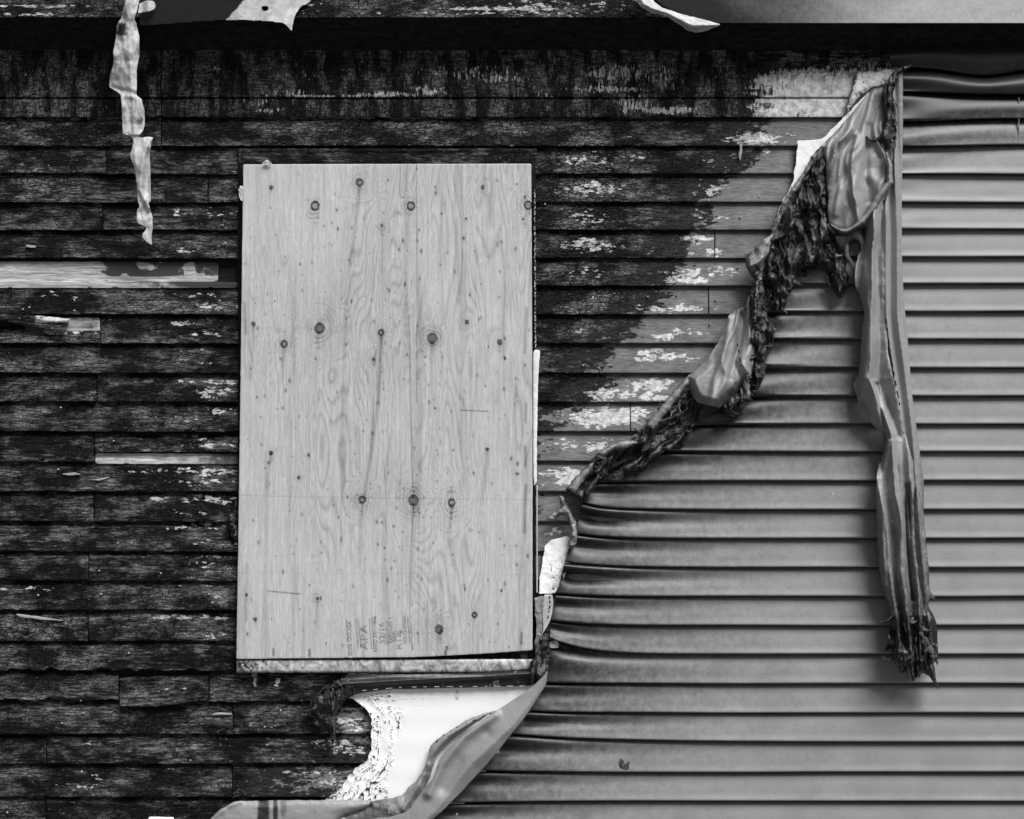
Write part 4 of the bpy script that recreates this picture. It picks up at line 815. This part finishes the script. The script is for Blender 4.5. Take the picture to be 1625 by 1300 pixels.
mel('charred_ridge', [(896, 779), (911, 760), (930, 741), (938, 729), (956, 712), (980, 703), (997, 699), (1015, 682), (1035, 661), (1053, 641), (1073, 620), (1091, 597), (1098, 625), (1110, 640), (1112, 652), (1102, 675), (1088, 688), (1086, 712), (1078, 704), (1073, 701), (1056, 712), (1042, 729), (1024, 746), (1006, 748), (987, 746), (963, 757), (945, 766), (932, 784), (921, 799), (911, 786)],
    lambda x, y, e: crd(x, y, e, .045, .055, .06, 47, -.85), 'long black charred crust of siding climbing the diagonal edge', mat=M_crust, key='pale', thick=.015, step=1.6, jag=2.4,
    burn_shade=lambda x, y, e: .12+.22*blob(x, y, 1075, 665, 12, 10, 1.2)+.5*blob(x, y, 915, 775, 12, 14, 1.2)+.6*np.exp(-segd(x, y, [(950, 716), (1000, 697), (1040, 655), (1090, 600)])[0]/3.))
cr_ = bpy.data.objects['charred_ridge']; cr_['_o'] = [0., 0., 0.]
shreds(cr_, [(920, 790), (990, 745), (1050, 715), (1095, 680), (1110, 650)], 90, 5, 20, .075, 17, ang=.1, spread=.9)
shreds(cr_, [(925, 765), (980, 720), (1040, 680), (1090, 630)], 120, 12, 44, .095, 18, wd=(1.5, 5), ang=-.85, spread=.35, pale=.22)
for i_, pts in enumerate(([(1024, 674), (1045, 649), (1062, 628), (1090, 598), (1096, 606), (1072, 640), (1052, 664), (1036, 684)], [(948, 719), (962, 709), (985, 700), (1004, 697), (1014, 703), (996, 712), (975, 713), (958, 726)], [(899, 776), (914, 757), (932, 738), (944, 734), (938, 748), (922, 768), (912, 784)],
        [(1050, 712), (1072, 698), (1086, 684), (1080, 700), (1064, 716)], [(985, 742), (1004, 732), (1022, 722), (1010, 740), (996, 750)], [(926, 782), (938, 764), (952, 752), (946, 770), (932, 790)])):
    mel('curled_lip', pts, lambda x, y, e: .100+.016*(1-np.exp(-e/2.5))+.010*fbm(x*.08, y*.08, 5, 3), None, parent=cr_, burn_shade=lambda x, y, e, k=i_: (.18 if k < 3 else .55)+.5*np.exp(-e/1.6)+.25*fbm(x*.1, y*.1, 7, 3), step=1.3, jag=1.8, seed=40+i_)
mel('curled_scrap', [(886, 786), (894, 788), (901, 804), (908, 815), (914, 828), (917, 858), (909, 873), (900, 868), (904, 852), (904, 831), (899, 819), (889, 818), (877, 828), (867, 826), (868, 820), (878, 813), (891, 805)],
    lambda x, y, e: .060+.02*(1-np.exp(-e/3.))+.018*(ridged(x*.1, y*.1, 8, 4)-.5), 'small crinkled pale scrap curling off the siding edge beside the plywood', burn_shade=lambda x, y, e: .2+.3*np.exp(-e/1.5)+.4*sst(.5, .7, fbm(x*.12, y*.12, 3, 3)), step=1.2, jag=1.5)
mel('siding_end_trim', [(863, 944), (877, 944), (878, 960), (874, 984), (866, 998), (856, 1014), (862, 1000), (861, 970)],
    lambda x, y, e: .058+.002*(1-np.exp(-e/2)), 'narrow pale nailing strip with dark slots at the siding end', cat='trim strip', step=1.2, jag=.5, mat=M_metal, burn_shade=lambda x, y, e: 0*x)
slots(bpy.data.objects['siding_end_trim'], [(872.5, 946), (873, 960), (869, 984)], .062, 1.8, .6, 5)
mel('crumpled_trim', [(848, 949), (862, 945), (863, 970), (862, 992), (857, 1012), (852, 1030), (848, 1022), (851, 1000), (850, 975)],
    lambda x, y, e: .056+.014*(ridged(x*.09, y*.05, 8, 3)-.5), 'crumpled grey trim edge squeezed beside the lower plywood corner', cat='trim strip', burn_shade=lambda x, y, e: .3+.4*sst(1000, 1030, y)+0*x, step=1.3, jag=1.6)
mel('charred_corner', [(862, 1012), (870, 1018), (874, 1035), (872, 1052), (868, 1068), (860, 1082), (846, 1088), (840, 1074), (840, 1056), (850, 1040), (856, 1024)],
    lambda x, y, e: crd(x, y, e, .062, .026, .1, 57), 'black charred lump at the lower right corner of the window sill', mat=M_crust, key='pale', thick=.01, step=1.4, jag=1.8, burn_shade=lambda x, y, e: .2+.3*blob(x, y, 866, 1060, 6, 20, 1))

# charred trim under the sill
tr = thing('charred_trim', 'dark charred trim strip sagging under the window sill', 'trim strip', (700, 1092, .05))
mel('trim_band', [(552, 1069), (640, 1070), (700, 1069), (760, 1068), (800, 1066), (846, 1064), (848, 1086), (800, 1090), (700, 1092), (620, 1094), (585, 1098), (560, 1103), (540, 1108), (530, 1096), (540, 1082)],
    lambda x, y, e: .046+.020*np.exp(-((y-np.interp(x, [540, 700, 850], [1086, 1077, 1069]))/5.)**2)+.010*sst(600, 545, x)+.004*fbm(x*.03, y*.1, 4, 3), None, parent=tr, mat=M_melt,
    burn_shade=lambda x, y, e: 1.25-.75*blob(x, y, 690, 1073, 130, 3., 1), step=1.8, jag=.8)
mel('curled_end', [(556, 1072), (542, 1076), (530, 1084), (514, 1088), (506, 1100), (494, 1112), (486, 1124), (497, 1138), (508, 1150), (517, 1156), (524, 1168), (529, 1184), (533, 1168), (531, 1150), (536, 1128), (548, 1110), (562, 1102), (566, 1090)],
    lambda x, y, e: crd(x, y, e, .055, .035, .07, 67), 'curled black end hanging down', mat=M_crust, key='pale', parent=tr, thick=.01, step=1.5, jag=2., burn_shade=lambda x, y, e: .12+.35*blob(x, y, 541, 1080, 8, 10, 1)+.4*blob(x, y, 530, 1165, 3, 16, 1))
shreds(tr, [(500, 1140), (520, 1155), (532, 1140)], 22, 8, 34, .075, 19, pale=.2)
shreds(tr, [(545, 1080), (510, 1105), (500, 1125)], 34, 14, 46, .085, 20, wd=(1.5, 5), ang=-.3, spread=.4, pale=.2)
slots(tr, [(575, 1096), (640, 1090.5), (845, 1088.5)], .060, .9, .45, 14, 'bright_slot', plain('bright_slot_edge', .45, .3))

# bottom flap of siding folding over
fl = thing('folded_siding_flap', 'wide grey siding flap folded diagonally over the white foam at the bottom', 'melted siding', (760, 1330, .05))
CRE = [(869, 1066), (867, 1072.5), (854, 1098.7), (833, 1127), (812, 1153.6), (791, 1172), (770, 1193), (749, 1211), (728, 1237), (707, 1266), (692, 1287), (678, 1300), (640, 1350)]
def fdp(x, y, e):
    d, s_ = segd(x, y, CRE); b = .058+.030*sst(1070, 1200, y)
    left = np.maximum(0, 1-d/75.)**.7*.050; right = np.maximum(0, 1-d/26.)*.050
    dd = b+np.where(s_ > 0, left, right)
    return dd+ridge(x, y, [(786, 1135), (735, 1170), (700, 1215), (680, 1260)], 7, .018)+ridge(x, y, [(770, 1165), (730, 1205), (705, 1250)], 12, -.014)+.006*(fbm(x*.02, y*.02, 9, 3)-.5)
mel('front_fold', [(869, 1064), (867, 1085), (849, 1114), (830, 1142), (812, 1164), (790, 1192), (770, 1216), (750, 1237), (733, 1256), (702, 1287), (684, 1302), (640, 1350), (560, 1350), (560, 1306), (584, 1300), (618, 1297), (642, 1290), (652, 1282), (671, 1253), (686, 1237), (697, 1206), (707, 1190), (723, 1177), (744, 1161), (768, 1140), (786, 1129), (817, 1109), (841, 1093), (860, 1076)],
    fdp, None, parent=fl, burn_shade=lambda x, y, e: .04+.25*blob(x, y, 762, 1175, 12, 6, 1.4)+.25*blob(x, y, 735, 1205, 16, 9, 1.4)+.2*blob(x, y, 806, 1124, 3, 5, 1.4), jag=.4, step=1.8)
mel('rear_fold', [(790, 1127), (768, 1132), (744, 1140.5), (723, 1153.6), (707, 1164), (689, 1177), (681, 1187.6), (681, 1200), (671, 1224), (658, 1242), (650, 1247), (640, 1261), (626, 1266), (587, 1271), (588, 1279), (566, 1290), (540, 1298), (530, 1340), (640, 1340), (655, 1290), (668, 1262), (680, 1238), (688, 1216), (692, 1200), (708, 1182), (732, 1164), (754, 1148), (776, 1134)],
    lambda x, y, e: .052+.022*(1-np.exp(-e/5.))+ridge(x, y, [(770, 1134), (710, 1168), (684, 1200), (664, 1245), (640, 1285)], 4, .016)+.016*(ridged(x*.04, y*.03, 11, 3)-.5)*sst(1170, 1220, y), None, parent=fl,
    burn_shade=lambda x, y, e: .10+.3*np.exp(-e/2)+.5*sst(1262, 1275, y)*sst(640, 620, x)*(vn(x*.05, y*.1, 3) > .35)+.15*blob(x, y, 693, 1176, 12, 10), jag=.9, step=1.6)
slots(fl, [(780, 1132), (723, 1155), (700, 1169), (686, 1186)], .094, 1.5, .35, 8)
mel('bottom_siding_scrap', [(322, 1312), (334, 1300), (349, 1285), (361, 1279), (371, 1272), (445, 1270), (586, 1270), (600, 1272), (588, 1280), (571, 1287), (545, 1295), (530, 1312), (500, 1345), (330, 1345)],
    lambda x, y, e: .045+.02*(1-np.exp(-e/6.))+ridge(x, y, [(335, 1298), (362, 1279), (380, 1271)], 5, .012)+.008*fbm(x*.03, y*.06, 9, 3), 'low pale strip of siding lying across the bottom edge left of the fold',
    burn_shade=lambda x, y, e: .02+.85*blob(x, y, 418, 1300, 10, 60, .5)+.8*blob(x, y, 437, 1290, 4, 40, .6)+.5*blob(x, y, 450, 1280, 6, 20, .8), jag=.7, step=1.8)
tag(sheet('foam_crumb', [(236, 1296), (276, 1297), (276, 1312), (234, 1312)], lambda x, y, e: .03+.002*(1-np.exp(-e)), M_foam, None, step=1.5, thick=.01, jag=.5, attrs=dict(crack=z0, soot=z0)), 'small white foam crumb poking up at the bottom left edge', 'foam crumb')
mel('exposed_lap', [(872, 1018), (884, 1016), (888, 1024), (886, 1029), (872, 1028)], lambda x, y, e: .040+.003*vn(x*.4, y*.4, 3), 'tiny pale patch peeking out below the buckled siding lap', cat='siding scrap', burn_shade=lambda x, y, e: .35+0*x, step=1.2, mat=M_metal, jag=.8)
tag(sheet('hanging_paint_flake', [(1173, 224), (1177, 226), (1178, 240), (1175, 256), (1172, 246), (1174, 236)], lambda x, y, e: .03+.002*vn(x, y, 2), M_bare, None, step=1, thick=.001, jag=.8), 'thin curl of pale paint dangling from the lap under the frieze', 'paint flake')

for o in bpy.data.objects:
    if '_o' in o.keys(): del o['_o']
